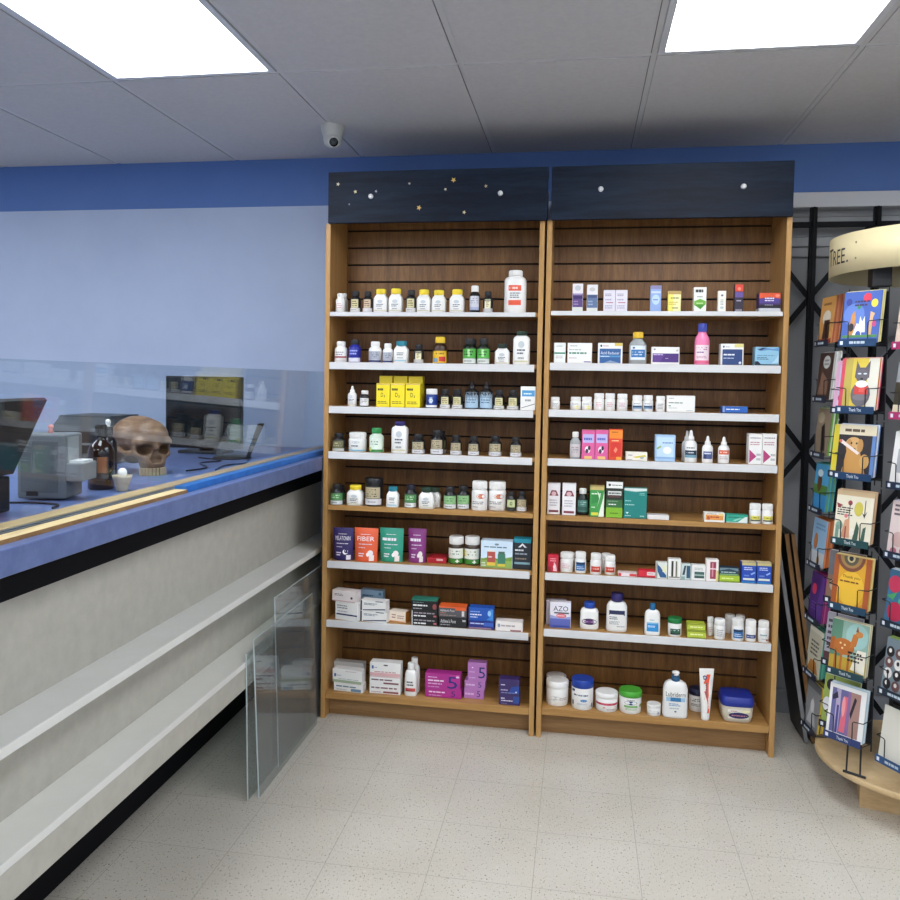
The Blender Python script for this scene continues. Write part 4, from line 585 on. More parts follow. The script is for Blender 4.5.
('b', 'right', 0.3066, 3.431, 1.324, 0.0364, 0.061, 0.0364, 'pill', 'ecebe8', 'ecebe8', 'greytxt', 'pill_bottle', 'bottle', "white pill bottle beside the large white box on right unit's third shelf", {}),
('x', 'right', 0.3818, 3.431, 1.324, 0.1059, 0.0644, 0.05, 'ecebe8', 'ecebe8', 'grntxt', 'medicine_box', 'box', "large white box with grey text on right unit's third shelf", {}),
('x', 'right', 0.5831, 3.431, 1.324, 0.0931, 0.0274, 0.05, '1f5fb8', 'cdbb8a', 'blumed', 'medicine_box', 'box', "small blue box with tan top on right unit's third shelf", {}),
('b', 'right', -0.0177, 3.431, 1.13, 0.042, 0.1064, 0.0336, 'syrup', 'b9b2b4', 'ecebe8', 'greywrap', 'syrup_bottle', 'bottle', "small clear bottle with white cap on right unit's fourth shelf", {}),
('x', 'right', 0.0329, 3.431, 1.13, 0.0505, 0.116, 0.04, 'dd5f9c', 'c9ab7a', 'chick', 'medicine_box', 'box', "left pink box with bird picture on right unit's fourth shelf", {}),
('x', 'right', 0.0849, 3.431, 1.13, 0.0503, 0.1174, 0.04, 'dd5f9c', 'c9ab7a', 'chick', 'medicine_box', 'box', "right pink box with bird picture on right unit's fourth shelf", {}),
('x', 'right', 0.1389, 3.431, 1.13, 0.0531, 0.1217, 0.04, 'e2492c', 'e2492c', 'ored', 'medicine_box', 'box', "orange red box on right unit's fourth shelf", {}),
('x', 'right', 0.2199, 3.431, 1.13, 0.0821, 0.0338, 0.04, 'eeeade', 'eeeade', 'smally', 'medicine_box', 'box', "small white box with yellow streak on right unit's fourth shelf", {}),
('x', 'right', 0.3282, 3.431, 1.13, 0.0755, 0.1045, 0.05, 'a9c9ea', 'a9c9ea', 'sky2', 'medicine_box', 'box', "pale blue carton with white picture on right unit's fourth shelf", {}),
('b', 'right', 0.4256, 3.431, 1.13, 0.0473, 0.1243, 0.0355, 'nasal', 'ecebe8', 'ecebe8', 'darkwave', 'nasal_spray_bottle', 'bottle', "larger white nasal spray with dark blue label on right unit's fourth shelf", {}),
('b', 'right', 0.4154, 3.4705, 1.13, 0.0391, 0.1205, 0.0294, 'nasal', 'd9d9dc', 'ecebe8', 'plain', 'nasal_spray_bottle', 'bottle', "white nasal spray behind the larger one on right unit's fourth shelf", {}),
('b', 'right', 0.4885, 3.431, 1.13, 0.041, 0.1036, 0.0308, 'nasal', 'ecebe8', 'ecebe8', 'navylab', 'nasal_spray_bottle', 'bottle', "white nasal spray with navy square label on right unit's fourth shelf", {}),
('b', 'right', 0.5488, 3.431, 1.13, 0.0422, 0.1025, 0.0317, 'nasal', 'ecebe8', 'ecebe8', 'orlab', 'nasal_spray_bottle', 'bottle', "white nasal spray with orange label on right unit's fourth shelf", {}),
('x', 'right', 0.6621, 3.431, 1.13, 0.0492, 0.1182, 0.05, 'ecebe8', 'ecebe8', 'tri', 'medicine_box', 'box', "left white box with magenta triangle on right unit's fourth shelf", {}),
('x', 'right', 0.7138, 3.431, 1.13, 0.0511, 0.1196, 0.05, 'ecebe8', 'ecebe8', 'tri', 'medicine_box', 'box', "right white box with magenta triangle on right unit's fourth shelf", {}),
('x', 'right', -0.0979, 3.4533, 0.902, 0.0493, 0.1244, 0.04, 'e9e6e8', 'e9e6e8', 'mtri', 'medicine_box', 'box', "left tall white box with maroon figure on right unit's fifth shelf", {}),
('x', 'right', -0.0372, 3.4393, 0.902, 0.0531, 0.1272, 0.04, 'e9e6e8', 'e9e6e8', 'mtri', 'medicine_box', 'box', "right tall white box with maroon figure on right unit's fifth shelf", {}),
('b', 'right', 0.0168, 3.4547, 0.902, 0.0482, 0.1064, 0.0362, 'syrup', '14181a', 'ecebe8', 'darkteal', 'syrup_bottle', 'bottle', "dark syrup bottle with white cap on right unit's fifth shelf", {}),
('x', 'right', 0.0725, 3.432, 0.902, 0.0563, 0.1219, 0.045, '3f9a4a', 'c7b070', 'grnw', 'medicine_box', 'box', "green and white box with tan top on right unit's fifth shelf", {}),
('x', 'right', 0.1391, 3.427, 0.902, 0.0651, 0.1431, 0.045, '1d2b20', '1d2b20', 'tuss', 'medicine_box', 'box', "tall black and green box with white top panel on right unit's fifth shelf", {}),
('x', 'right', 0.22, 3.4311, 0.902, 0.088, 0.1203, 0.04, '12807a', '12807a', 'teal', 'medicine_box', 'box', "large teal box on right unit's fifth shelf", {}),
('x', 'right', 0.3086, 3.427, 0.902, 0.0815, 0.018, 0.05, 'e6e2e0', 'e6e2e0', 'plainbox', 'medicine_box', 'box', "flat white box lying down on right unit's fifth shelf", {}),
('x', 'right', 0.5196, 3.427, 0.902, 0.076, 0.0363, 0.04, 'f0ede6', 'f0ede6', 'orangebox', 'medicine_box', 'box', "small white and orange box on right unit's fifth shelf", {}),
('x', 'right', 0.6023, 3.427, 0.902, 0.0801, 0.0321, 0.04, '2fa58c', '2fa58c', 'tealw', 'medicine_box', 'box', "small teal box with white corner on right unit's fifth shelf", {}),
('b', 'right', 0.6721, 3.427, 0.902, 0.0437, 0.0758, 0.0437, 'pill', 'ecebe8', 'ecebe8', 'yellab', 'pill_bottle', 'bottle', "left white pill bottle with yellow label on right unit's fifth shelf", {}),
('b', 'right', 0.7172, 3.427, 0.902, 0.0416, 0.0768, 0.0416, 'pill', 'ecebe8', 'ecebe8', 'yellab', 'pill_bottle', 'bottle', "right white pill bottle with yellow label on right unit's fifth shelf", {}),
('x', 'right', -0.0941, 3.4345, 0.671, 0.042, 0.0699, 0.03, 'c4203a', 'c4203a', 'redw', 'medicine_box', 'box', "small red box, farthest left on right unit's sixth shelf", {}),
('b', 'right', -0.0417, 3.4351, 0.671, 0.0521, 0.0776, 0.0521, 'pill', 'ecebe8', 'ecebe8', 'pinktext', 'pill_bottle', 'bottle', "white pill bottle next to the red box on right unit's sixth shelf", {}),
('b', 'right', -0.0301, 3.4912, 0.671, 0.0443, 0.0675, 0.0443, 'pill', 'ecebe8', 'ecebe8', 'plain', 'pill_bottle', 'bottle', "white pill bottle behind first white bottle on right unit's sixth shelf", {}),
('b', 'right', 0.0144, 3.4383, 0.671, 0.0443, 0.0831, 0.0443, 'pill', 'ecebe8', 'ecebe8', 'bluesq', 'pill_bottle', 'bottle', "white pill bottle with blue square label on right unit's sixth shelf", {}),
('b', 'right', 0.074, 3.4281, 0.671, 0.0427, 0.0824, 0.0427, 'pill', 'ecebe8', 'ecebe8', 'redlab', 'pill_bottle', 'bottle', "left white pill bottle with red label on right unit's sixth shelf", {}),
('b', 'right', 0.1302, 3.4386, 0.671, 0.0422, 0.0769, 0.0422, 'pill', 'ecebe8', 'ecebe8', 'redlab', 'pill_bottle', 'bottle', "right white pill bottle with red label on right unit's sixth shelf", {}),
('b', 'right', 0.1162, 3.496, 0.671, 0.0398, 0.0708, 0.0398, 'pill', 'ecebe8', 'ecebe8', 'plain', 'pill_bottle', 'bottle', "white pill bottle behind the red-label bottles on right unit's sixth shelf", {}),
('x', 'right', 0.1979, 3.427, 0.671, 0.0723, 0.014, 0.045, 'ead9da', 'ead9da', 'redend', 'medicine_box', 'box', "flat white and red box lying down on right unit's sixth shelf", {}),
('x', 'right', 0.2719, 3.427, 0.671, 0.0648, 0.0272, 0.045, 'cf2338', 'cf2338', 'redw2', 'medicine_box', 'box', "small red box with white patch on right unit's sixth shelf", {}),
('x', 'right', 0.327, 3.427, 0.671, 0.0428, 0.0637, 0.03, 'dfe3da', 'dfe3da', 'bwave', 'medicine_box', 'box', "white box with dark blue swoosh on right unit's sixth shelf", {}),
('x', 'right', 0.3755, 3.427, 0.671, 0.0483, 0.0798, 0.03, 'efeee9', 'efeee9', 'bars', 'medicine_box', 'box', "tall white box with dark upright bars on right unit's sixth shelf", {}),
('x', 'right', 0.4198, 3.427, 0.671, 0.0368, 0.0623, 0.03, 'c9d6d4', 'c9d6d4', 'bars2', 'medicine_box', 'box', "narrow box with blue black bars on right unit's sixth shelf", {}),
('x', 'right', 0.4667, 3.427, 0.671, 0.0531, 0.0613, 0.03, 'ecebe8', 'ecebe8', 'dklab', 'medicine_box', 'box', "white box with dark green label on right unit's sixth shelf", {}),
('x', 'right', 0.5181, 3.427, 0.671, 0.0457, 0.0848, 0.035, 'efe9e6', 'efe9e6', 'pinkbars', 'medicine_box', 'box', "tall white box with crimson print on right unit's sixth shelf", {}),
('x', 'right', 0.5824, 3.427, 0.671, 0.0754, 0.026, 0.04, 'a9c233', 'a9c233', 'lime', 'medicine_box', 'box', "lime green box under the dark teal box on right unit's sixth shelf", {}),
('x', 'right', 0.5797, 3.427, 0.697, 0.0717, 0.03, 0.04, '1c3a50', '1c3a50', 'dkteal', 'medicine_box', 'box', "dark teal box on the lime box on right unit's sixth shelf", {}),
('x', 'right', 0.6531, 3.427, 0.671, 0.0539, 0.0812, 0.04, '1d49b0', 'd9c99a', 'blue2', 'medicine_box', 'box', "left tall blue box on right unit's sixth shelf", {}),
('x', 'right', 0.7092, 3.427, 0.671, 0.0532, 0.0823, 0.04, '1d49b0', 'd9c99a', 'blue2', 'medicine_box', 'box', "right tall blue box on right unit's sixth shelf", {}),
('x', 'right', -0.061, 3.445, 0.443, 0.0835, 0.1049, 0.035, 'e6e4ee', 'e6e4ee', 'azo', 'medicine_box', 'box', "white and lilac box with red badge, in front on right unit's seventh shelf", {}),
('x', 'right', -0.0784, 3.484, 0.443, 0.0805, 0.1026, 0.03, 'cfcadb', 'cfcadb', 'plainbox', 'medicine_box', 'box', "lilac box behind the red-badge box on right unit's seventh shelf", {}),
('b', 'right', 0.0545, 3.4481, 0.443, 0.0744, 0.108, 0.0447, 'lotion', 'ecebe8', '1a48a8', 'ovalnavy', 'lotion_bottle', 'bottle', "small white bottle with bright blue cap on right unit's seventh shelf", {}),
('b', 'right', 0.1618, 3.4412, 0.443, 0.0821, 0.1522, 0.0493, 'lotion', 'ecebe8', '2b2363', 'navywave', 'lotion_bottle', 'bottle', "large white bottle with dark navy cap on right unit's seventh shelf", {}),
('b', 'right', 0.2988, 3.427, 0.443, 0.0609, 0.1237, 0.0335, 'lotion', 'ecebe8', '1a6ea0', 'cerave', 'lotion_bottle', 'bottle', "white lotion bottle with blue label on right unit's seventh shelf", {'parts': 'slimcap'}),
('b', 'right', 0.3859, 3.427, 0.443, 0.0545, 0.0705, 0.0545, 'jar', 'ecebe8', '177a3e', 'dkgreenlab', 'cream_tub', 'jar', "white tub with dark green lid on right unit's seventh shelf", {}),
('x', 'right', 0.4667, 3.427, 0.443, 0.0701, 0.03, 0.045, 'b9c63c', 'b9c63c', 'lime2', 'medicine_box', 'box', "lower lime box of two on right unit's seventh shelf", {}),
('x', 'right', 0.4647, 3.427, 0.473, 0.0679, 0.028, 0.045, 'b9c63c', 'b9c63c', 'lime2', 'medicine_box', 'box', "upper lime box of two on right unit's seventh shelf", {}),
('b', 'right', 0.5551, 3.4287, 0.443, 0.043, 0.0772, 0.043, 'pill', 'ecebe8', 'ecebe8', 'greytxt', 'pill_bottle', 'bottle', "white pill bottle right of the lime boxes on right unit's seventh shelf", {}),
('b', 'right', 0.5255, 3.476, 0.443, 0.0243, 0.0727, 0.0243, 'pill', 'ecebe8', 'ecebe8', 'pinktext', 'pill_bottle', 'bottle', "white pill bottle tucked behind, beside the lime boxes on right unit's seventh shelf", {}),
('b', 'right', 0.6225, 3.427, 0.443, 0.0449, 0.084, 0.0449, 'pill', 'ecebe8', 'ecebe8', 'bluesq', 'pill_bottle', 'bottle', "white pill bottle with blue label strips on right unit's seventh shelf", {}),
('b', 'right', 0.6084, 3.521, 0.443, 0.0401, 0.0742, 0.0401, 'pill', 'd8d5d2', 'ecebe8', 'plain', 'pill_bottle', 'bottle', "left pale bottle behind the blue-strip bottle on right unit's seventh shelf", {}),
('b', 'right', 0.6479, 3.521, 0.443, 0.0365, 0.0747, 0.0365, 'pill', 'd8d5d2', 'ecebe8', 'plain', 'pill_bottle', 'bottle', "right pale bottle behind the blue-strip bottle on right unit's seventh shelf", {}),
('b', 'right', 0.6707, 3.4294, 0.443, 0.0414, 0.081, 0.0414, 'pill', 'ecebe8', 'ecebe8', 'navyhalf', 'pill_bottle', 'bottle', "white pill bottle with navy swoosh on right unit's seventh shelf", {}),
('b', 'right', 0.718, 3.4274, 0.443, 0.0419, 0.0806, 0.0419, 'pill', 'ecebe8', 'ecebe8', 'tealtiny', 'pill_bottle', 'bottle', "white pill bottle, farthest right on right unit's seventh shelf", {}),
('b', 'right', -0.0669, 3.4465, 0.12, 0.0915, 0.0976, 0.0915, 'jar', 'ecebe8', 'f1f0ee', 'tubgrey', 'cream_tub', 'jar', "white tub with grey print, farthest left front on right unit's bottom shelf", {}),
('b', 'right', -0.0743, 3.542, 0.12, 0.0831, 0.0858, 0.0831, 'jar', 'ecebe8', 'f1f0ee', 'plain', 'cream_tub', 'jar', "white tub behind the farthest left tub on right unit's bottom shelf", {}),
('b', 'right', 0.0344, 3.427, 0.12, 0.0888, 0.1191, 0.0888, 'jar', 'ecebe8', '1b3f9d', 'bluecan', 'cream_tub', 'jar', "white canister with blue lid on right unit's bottom shelf", {}),
('b', 'right', 0.1309, 3.427, 0.12, 0.0892, 0.073, 0.0892, 'jar', 'ecebe8', 'f1f0ee', 'crimson', 'cream_tub', 'jar', "white tub with crimson band on right unit's bottom shelf", {}),
('b', 'right', 0.2243, 3.427, 0.12, 0.0899, 0.0885, 0.0899, 'jar', 'ecebe8', '4aa636', 'cetgreen', 'cream_tub', 'jar', "white tub with bright green lid on right unit's bottom shelf", {}),
('b', 'right', 0.3148, 3.427, 0.12, 0.0547, 0.0437, 0.0547, 'jar', 'ecebe8', 'e9e9e6', 'smalljar', 'cream_jar', 'jar', "small white jar on right unit's bottom shelf", {}),
('b', 'right', 0.3952, 3.427, 0.12, 0.0962, 0.1797, 0.0481, 'lotion', 'ecebe8', '20587f', 'lubri', 'lotion_bottle', 'bottle', "large white pump lotion bottle with blue label on right unit's bottom shelf", {'n': 4, 'parts': 'pump'}),
('b', 'right', 0.4926, 3.511, 0.12, 0.068, 0.0884, 0.068, 'jar', 'ecebe8', '1b2142', 'darklid', 'cream_jar', 'jar', "white jar with dark lid behind the tube on right unit's bottom shelf", {}),
('t', 'right', 0.5106, 3.427, 0.12, 0.0562, 0.2021, 0.03, 'ef5a3a', 'ointment_tube', 'tube', "white and orange tube standing on its cap on right unit's bottom shelf", {}),
('b', 'right', 0.6313, 3.427, 0.12, 0.1198, 0.1006, 0.1198, 'gel', 'cfc6b4', '1d2f8e', 'vase', 'petroleum_jelly_jar', 'jar', "square petroleum jelly jar with blue lid on right unit's bottom shelf", {}),
]
# ------------------------------------------------------------------ room
HC, YW = 2.457, 3.88
CX0, CY0 = -1.6307, 2.7888        # ceiling grid junction
FX0, FY0 = -1.0173, 2.9935        # floor tile junction
XL, XR, YB = -4.2, 3.2, -3.2

def floor_material():
    m, nt, pb = newmat('speckled_vinyl'); L = nt.links.new
    tc = N(nt, 'TexCoord')
    n1 = N(nt, 'TexNoise', Scale=3.0, Detail=3.0); L(tc.outputs['Object'], n1.inputs['Vector'])
    base = ramp(nt, [(.3, 'c1bbaf'), (.7, 'c9c4b9')], n1.outputs[0])
    mp = N(nt, 'Mapping'); mp.inputs['Scale'].default_value = (1.0, .6, 1); L(tc.outputs['Object'], mp.inputs['Vector'])
    n2 = N(nt, 'TexNoise', Scale=190.0, Detail=2.0, Roughness=.5); L(mp.outputs[0], n2.inputs['Vector'])
    d = ramp(nt, [(.33, '000000'), (.37, 'ffffff')], n2.outputs[0])
    n3 = N(nt, 'TexNoise', Scale=120.0, Detail=3.0, Roughness=.6); L(mp.outputs[0], n3.inputs['Vector'])
    w = ramp(nt, [(.60, '000000'), (.72, 'ffffff')], n3.outputs[0])
    m1 = N(nt, 'MixRGB'); m1.inputs[1].default_value = rgb('857b6a'); L(d.outputs[0], m1.inputs[0]); L(base.outputs[0], m1.inputs[2])
    m2 = N(nt, 'MixRGB'); m2.inputs[2].default_value = rgb('d2cdc3'); L(w.outputs[0], m2.inputs[0]); L(m1.outputs[0], m2.inputs[1])
    L(m2.outputs[0], pb.inputs['Base Color']); pb.inputs['Roughness'].default_value = .2; pb.inputs['Specular IOR Level'].default_value = .5
    return m
mb = MB(); FM = floor_material(); SEAM = mat('958d80', .6); g = .0009
nx0, nx1 = math.floor((XL - FX0) / .3048), math.ceil((XR - FX0) / .3048)
ny0, ny1 = math.floor((YB - FY0) / .3048), math.ceil((4.1 - FY0) / .3048)
mb.box(FX0 + nx0 * .3048, FX0 + nx1 * .3048, FY0 + ny0 * .3048, FY0 + ny1 * .3048, -.03, -.0012, SEAM)
for i in range(nx0, nx1):
    for j in range(ny0, ny1):
        x0, y0 = FX0 + i * .3048, FY0 + j * .3048
        mb.add([(x0 + g, y0 + g, 0), (x0 + .3048 - g, y0 + g, 0), (x0 + .3048 - g, y0 + .3048 - g, 0), (x0 + g, y0 + .3048 - g, 0)], [(0, 1, 2, 3)], FM)
struct(mb.build('floor', recalc=False))

CM = mottled('ceiling_panel', [(.35, 'bdbcbf'), (.65, 'c4c3c5')], 60, .8); CT = mat('c4c4c7', .5); CD = mat('4c4c52', .8)
lights = []                          # (column, y near back edge)
for ci in (0, 3, -3, 6):
    for k in range(3): lights.append((ci, CY0 - 2.4384 * k))
holes = set()
for ci, y in lights: holes.add((ci, round((CY0 - y) / 1.2192)))
mb = MB(); T = .011
gx0, gx1 = math.floor((XL - CX0) / .6096), math.ceil((XR - CX0) / .6096)
for i in range(gx0, gx1):
    x0, x1 = CX0 + i * .6096, CX0 + (i + 1) * .6096
    mb.box(x0 + T, x1 - T, CY0 + T, YW + .02, HC, HC + .02, CM)
    for j in range(0, 5):
        if (i, j) in holes: continue
        mb.box(x0 + T, x1 - T, CY0 - 1.2192 * (j + 1) + T, CY0 - 1.2192 * j - T, HC, HC + .02, CM)
for i in range(gx0, gx1 + 1):
    x = CX0 + i * .6096
    mb.box(x - T + .003, x + T - .001, YB, YW, HC + .002, HC + .012, CT); mb.box(x - T - .002, x - T + .003, YB, YW, HC + .004, HC + .016, CD)
for j in range(0, 6):
    y = CY0 - 1.2192 * j
    mb.box(XL, XR, y - T + .003, y + T, HC + .003, HC + .013, CT); mb.box(XL, XR, y - T - .001, y - T + .003, HC + .004, HC + .016, CD)
mb.box(XL - .2, XR + .2, YB, YW + .2, HC + .12, HC + .14, CT)
struct(mb.build('ceiling'))

def diffuser_material():
    m, nt, pb = newmat('prismatic_diffuser'); L = nt.links.new
    tc = N(nt, 'TexCoord'); sx = N(nt, 'SeparateXYZ'); L(tc.outputs['Object'], sx.inputs[0])
    # three tubes run lengthwise behind the lens
    a = N(nt, 'Math', operation='MULTIPLY'); L(sx.outputs[0], a.inputs[0]); a.inputs[1].default_value = 2 * PI / .185
    b = N(nt, 'Math', operation='COSINE'); L(a.outputs[0], b.inputs[0])
    n = N(nt, 'TexNoise', Scale=6.0, Detail=2.0); L(tc.outputs['Object'], n.inputs['Vector'])
    cc = N(nt, 'Math', operation='MULTIPLY_ADD'); L(b.outputs[0], cc.inputs[0]); cc.inputs[1].default_value = .18; cc.inputs[2].default_value = .82
    d = N(nt, 'Math', operation='MULTIPLY'); L(cc.outputs[0], d.inputs[0]); d.inputs[1].default_value = LAMP
    pb.inputs['Base Color'].default_value = rgb('e8e8ea'); pb.inputs['Emission Color'].default_value = (.93, .965, 1.0, 1)
    L(d.outputs[0], pb.inputs['Emission Strength']); pb.inputs['Roughness'].default_value = .3
    v = N(nt, 'TexVoronoi', Scale=90.0); L(tc.outputs['Object'], v.inputs['Vector'])
    bp = N(nt, 'Bump', Strength=.3, Distance=.002); L(v.outputs[0], bp.inputs['Height']); L(bp.outputs[0], pb.inputs['Normal'])
    return m
LAMP = 9.5
DM = diffuser_material(); FR = mat('c9ccd2', .35)
LAB = {(0, 0): 'long fluorescent ceiling panel above the counter', (3, 0): 'fluorescent ceiling panel above the right shelving unit'}
for ci, y in lights:
    k = round((CY0 - y) / 2.4384)
    cx, cy = CX0 + (ci + .5) * .6096, y - .6096
    root = thing('ceiling_light', LAB.get((ci, k), f'fluorescent ceiling panel of the shop behind the viewpoint'), 'light', (cx, cy, HC), 0, 'fluorescent panels in the ceiling')
    hw, hl = .3048 - T, .6096 - T; mb = MB(); w_ = .02
    for a in ((-hw, -hw + w_, -hl, hl), (hw - w_, hw, -hl, hl), (-hw + w_, hw - w_, -hl, -hl + w_), (-hw + w_, hw - w_, hl - w_, hl)):
        mb.box(a[0], a[1], a[2], a[3], -.004, .05, FR)
    mb.build('frame', root)
    mb = MB(); mb.box(-hw + w_, hw - w_, -hl + w_, hl - w_, .004, .01, DM); mb.build('diffuser', root)

PAINT = mottled('pale_blue_paint', [(.3, 'a3b1cd'), (.7, 'a9b7d2')], 4, .6); BAND = mottled('deep_blue_paint', [(.3, '4a6dab'), (.7, '4f72af')], 4, .55)
ZB = 2.237
mb = MB(); XO = .70
mb.box(XL, XO, YW, YW + .12, 0, ZB, PAINT); mb.box(XL, XR, YW, YW + .12, ZB, HC + .02, BAND)
struct(mb.build('wall_back'))
mb = MB(); mb.box(XL - .1, XL, YB, YW + .12, 0, HC + .12, PAINT); struct(mb.build('wall_left'))
mb = MB(); mb.box(XR, XR + .1, YB, YW + .12, 0, HC + .12, PAINT); struct(mb.build('wall_right'))
mb = MB(); mb.box(XO, XR, YW - .025, YW + .06, 2.187, 2.25, mat('c3c4c8', .5), .003); struct(mb.build('trim_1'))
SH = mat('7c7c7d', .55)
mb = MB(); pr = [(3.955, .0), (3.955, 1.98)]
mb.box(XO, XR, 3.95, 3.99, 0, 1.99, SH)
for k in range(5): mb.box(XO, XR, 3.925 - .012 * (k % 2), 3.99, 1.99 + .042 * k, 2.03 + .042 * k, mat('9c9d9f' if k % 2 else '8a8b8d', .5), .004)
struct(mb.build('door_1'))
mb = MB(); mb.box(XO, XR, 3.905, 3.93, 0, .1, mat('84868a', .5), .004); struct(mb.build('baseboard_back'))

# ------------------------------------------------------------------ black scissor gate
GM = mat('08090e', .6, 0, .2)
root = thing('scissor_gate', 'black folding metal scissor gate closed across the grey shutter', 'gate', (1.2, 3.87, 0))
def gbar(x0, z0, x1, z1, w, y, nm):
    m_ = MB(); dx, dz = x1 - x0, z1 - z0; ln = math.hypot(dx, dz); nx, nz = -dz / ln * w / 2, dx / ln * w / 2
    m_.prism([(x0 + nx, z0 + nz), (x1 + nx, z1 + nz), (x1 - nx, z1 - nz), (x0 - nx, z0 - nz)], y - .004, y + .004, GM); m_.build(nm, root)
for i in range(-1, 8):
    x = .945 - 1.2 + .25 * i
    m_ = MB(); m_.box(x - .014, x + .014, -.03, -.008, .03, 2.185, GM, .002); m_.box(x - .004, x + .004, -.036, -.028, .03, 2.185, GM); m_.build('post', root)
m_ = MB(); m_.box(-.5, 1.95, -.03, -.006, 2.102, 2.124, GM, .003); m_.build('top_rail', root)
Zc = [1.156 + .652 * k for k in range(-3, 3)]
for zc in Zc:
    for sgn in (1, -1):
        for sp in range(-1, 4):        # each bar spans half a cell either side of a crossing
            xc = .945 - 1.2 + .5 * sp; h2 = .326
            a, b = (xc - .25, zc - sgn * h2), (xc + .25, zc + sgn * h2)
            if max(a[1], b[1]) > 2.12 or min(a[1], b[1]) < .03: 
                lo, hi = .04, 2.11
                tt = [0, 1]
                d = b[1] - a[1]
                t0 = (lo - a[1]) / d; t1 = (hi - a[1]) / d
                t0, t1 = max(0, min(t0, t1)), min(1, max(t0, t1))
                if t1 - t0 < .05: continue
                a, b = (a[0] + (b[0] - a[0]) * t0, a[1] + d * t0), (a[0] + (b[0] - a[0]) * t1, a[1] + d * t1)
            gbar(a[0], a[1], b[0], b[1], .022, .002 if sgn > 0 else .011, 'lattice_bar')

# ------------------------------------------------------------------ shelving units
ZS = {'left': [1.7065, 1.500, 1.318, 1.129, .905, .671, .421, .113], 'right': [1.713, 1.509, 1.324, 1.130, .902, .671, .443, .120]}
YU, YBK = 3.421, 3.675
def unit(side, x0, x1, hx0, hx1, label):
    root = thing('shelving_unit', label, 'shelves', ((x0 + x1) / 2, YU, 0), 0, 'oak shelving units against the back wall')
    ox = (x0 + x1) / 2; a, b = x0 - ox, x1 - ox; D = YBK - YU
    for sx in (0, 1):
        m_ = MB(); xa = a if sx == 0 else b - .02
        m_.box(xa, xa + .02, 0, D + .03, 0, 2.068, OAKV, .0012, 1)
        ua, ub = (max(xa, hx0 - ox + .001), xa + .02) if sx == 0 else (xa, min(xa + .02, hx1 - ox - .001))
        m_.box(ua, ub, 0, D + .03, 2.068, 2.235, OAKV); m_.build('side_panel', root)
    m_ = MB(); z = .02; m_.box(a + .02, b - .02, D + .012, D + .024, .02, 2.235, GROOVE)
    zg = 2.0805
    gs = [zg - .0742 * k for k in range(-2, 28)]
    tops = [2.26] + gs
    for zt, zb in zip(tops, gs):
        z1, z0 = zt - .004, zb + .004
        if z1 - z0 > .01 and z0 > .02: m_.box(a + .02, b - .02, D, D + .012, z0, min(z1, 2.235), SLAT)
    m_.build('slatwall_back', root)
    m_ = MB(); m_.box(a + .02, b - .02, .0, D + .012, 2.235, 2.25, OAKH); m_.build('top_panel', root)
    m_ = MB(); m_.box(a + .02, b - .02, .06, .076, 0, ZS[side][7] - .028, KICK); m_.build('kick_board', root)
    for i, zs in enumerate(ZS[side]):
        woodf = i in (4, 7); th = .02 if woodf else .016
        if i == 7: th = .028
        m_ = MB(); m_.box(a + .021, b - .021, .004 if woodf else .006, D - .001, zs - th, zs, OAKH, .001, 1); o = m_.build('shelf', root)
        if not woodf:
            m_ = MB(); m_.box(a + .022, b - .03 if side == 'left' else b - .024, -.004, .005, zs - (.017 if i == 0 else .029), zs + .0005, STRIP, .001, 1)
            s_ = m_.build('price_strip', o); s_['label'] = 'white front strip'
    # dark stained header board
    m_ = MB(); m_.box(hx0 - ox, hx1 - ox, -.022, -.002, 2.066, 2.272, NAVY, .0015, 1)
    m_.box(hx0 - ox + .002, hx1 - ox - .002, -.002, .10, 2.2525, 2.27, NAVY); h = m_.build('header_board', root); h['label'] = 'dark navy stained header board'
    return root, h, ox
def knob(h, x, z):
    m_ = MB(); n = 16; rings = []
    for rr, yy in ((.010, -.022), (.010, -.030), (.008, -.034), (.004, -.0355)):
        rings.append([(x + rr * math.cos(2 * PI * j / n), yy, z + rr * math.sin(2 * PI * j / n)) for j in range(n)])
    m_.loft(rings, mat('d9dadc', .3)); o = m_.build('screw_cap', h); o['label'] = 'white round screw cap'
def star(h, x, z, rad, col, pts=5):
    m_ = MB(); n = pts * 2; ol = []
    for j in range(n):
        q = PI / 2 + PI * j / pts + x * 7; rr = rad if j % 2 == 0 else rad * .45
        ol.append((x + rr * math.cos(q), z + rr * math.sin(q)))
    m_.prism(ol, -.0232, -.022, mat(col, .4)); o = m_.build('star_sticker', h)
uL, hL, oL = unit('left', -1.051, -.156, -1.036, -.1465, 'left oak shelving unit with gold stars on its navy header')
uR, hR, oR = unit('right', -.147, .766, -.132, .762, 'right oak shelving unit with plain navy header, beside card rack')
for x, z in ((-.856, 2.17), (-.332, 2.172)): knob(hL, x - oL, z)
for x, z in ((.056, 2.18), (.582, 2.179)): knob(hR, x - oR, z)
for x, z, rr, cc in ((-.995, 2.223, .010, 'e6ddb8'), (-.922, 2.191, .010, 'ead9a4'), (-.947, 2.141, .005, '8a929c'), (-.836, 2.191, .007, 'b9bcc0'), (-.699, 2.219, .007, 'c3c2ae'),
                     (-.658, 2.122, .014, 'd9b660'), (-.552, 2.193, .008, 'd6d0b4'), (-.52, 2.229, .014, 'd9b660'), (-.475, 2.101, .010, 'd8cba0'), (-.39, 2.202, .009, 'cdb98a')):
    star(hL, x - oL, z, rr * .8, cc)

CLEARP, nt_, pb_ = newmat('clear_plastic'); pb_.inputs['Base Color'].default_value = rgb('dfe6e8'); pb_.inputs['Roughness'].default_value = .15
pb_.inputs['Transmission Weight'].default_value = .55; pb_.inputs['IOR'].default_value = 1.2
for row in P:
    {'b': bottle, 'x': carton, 't': tube_item}[row[0]](row)

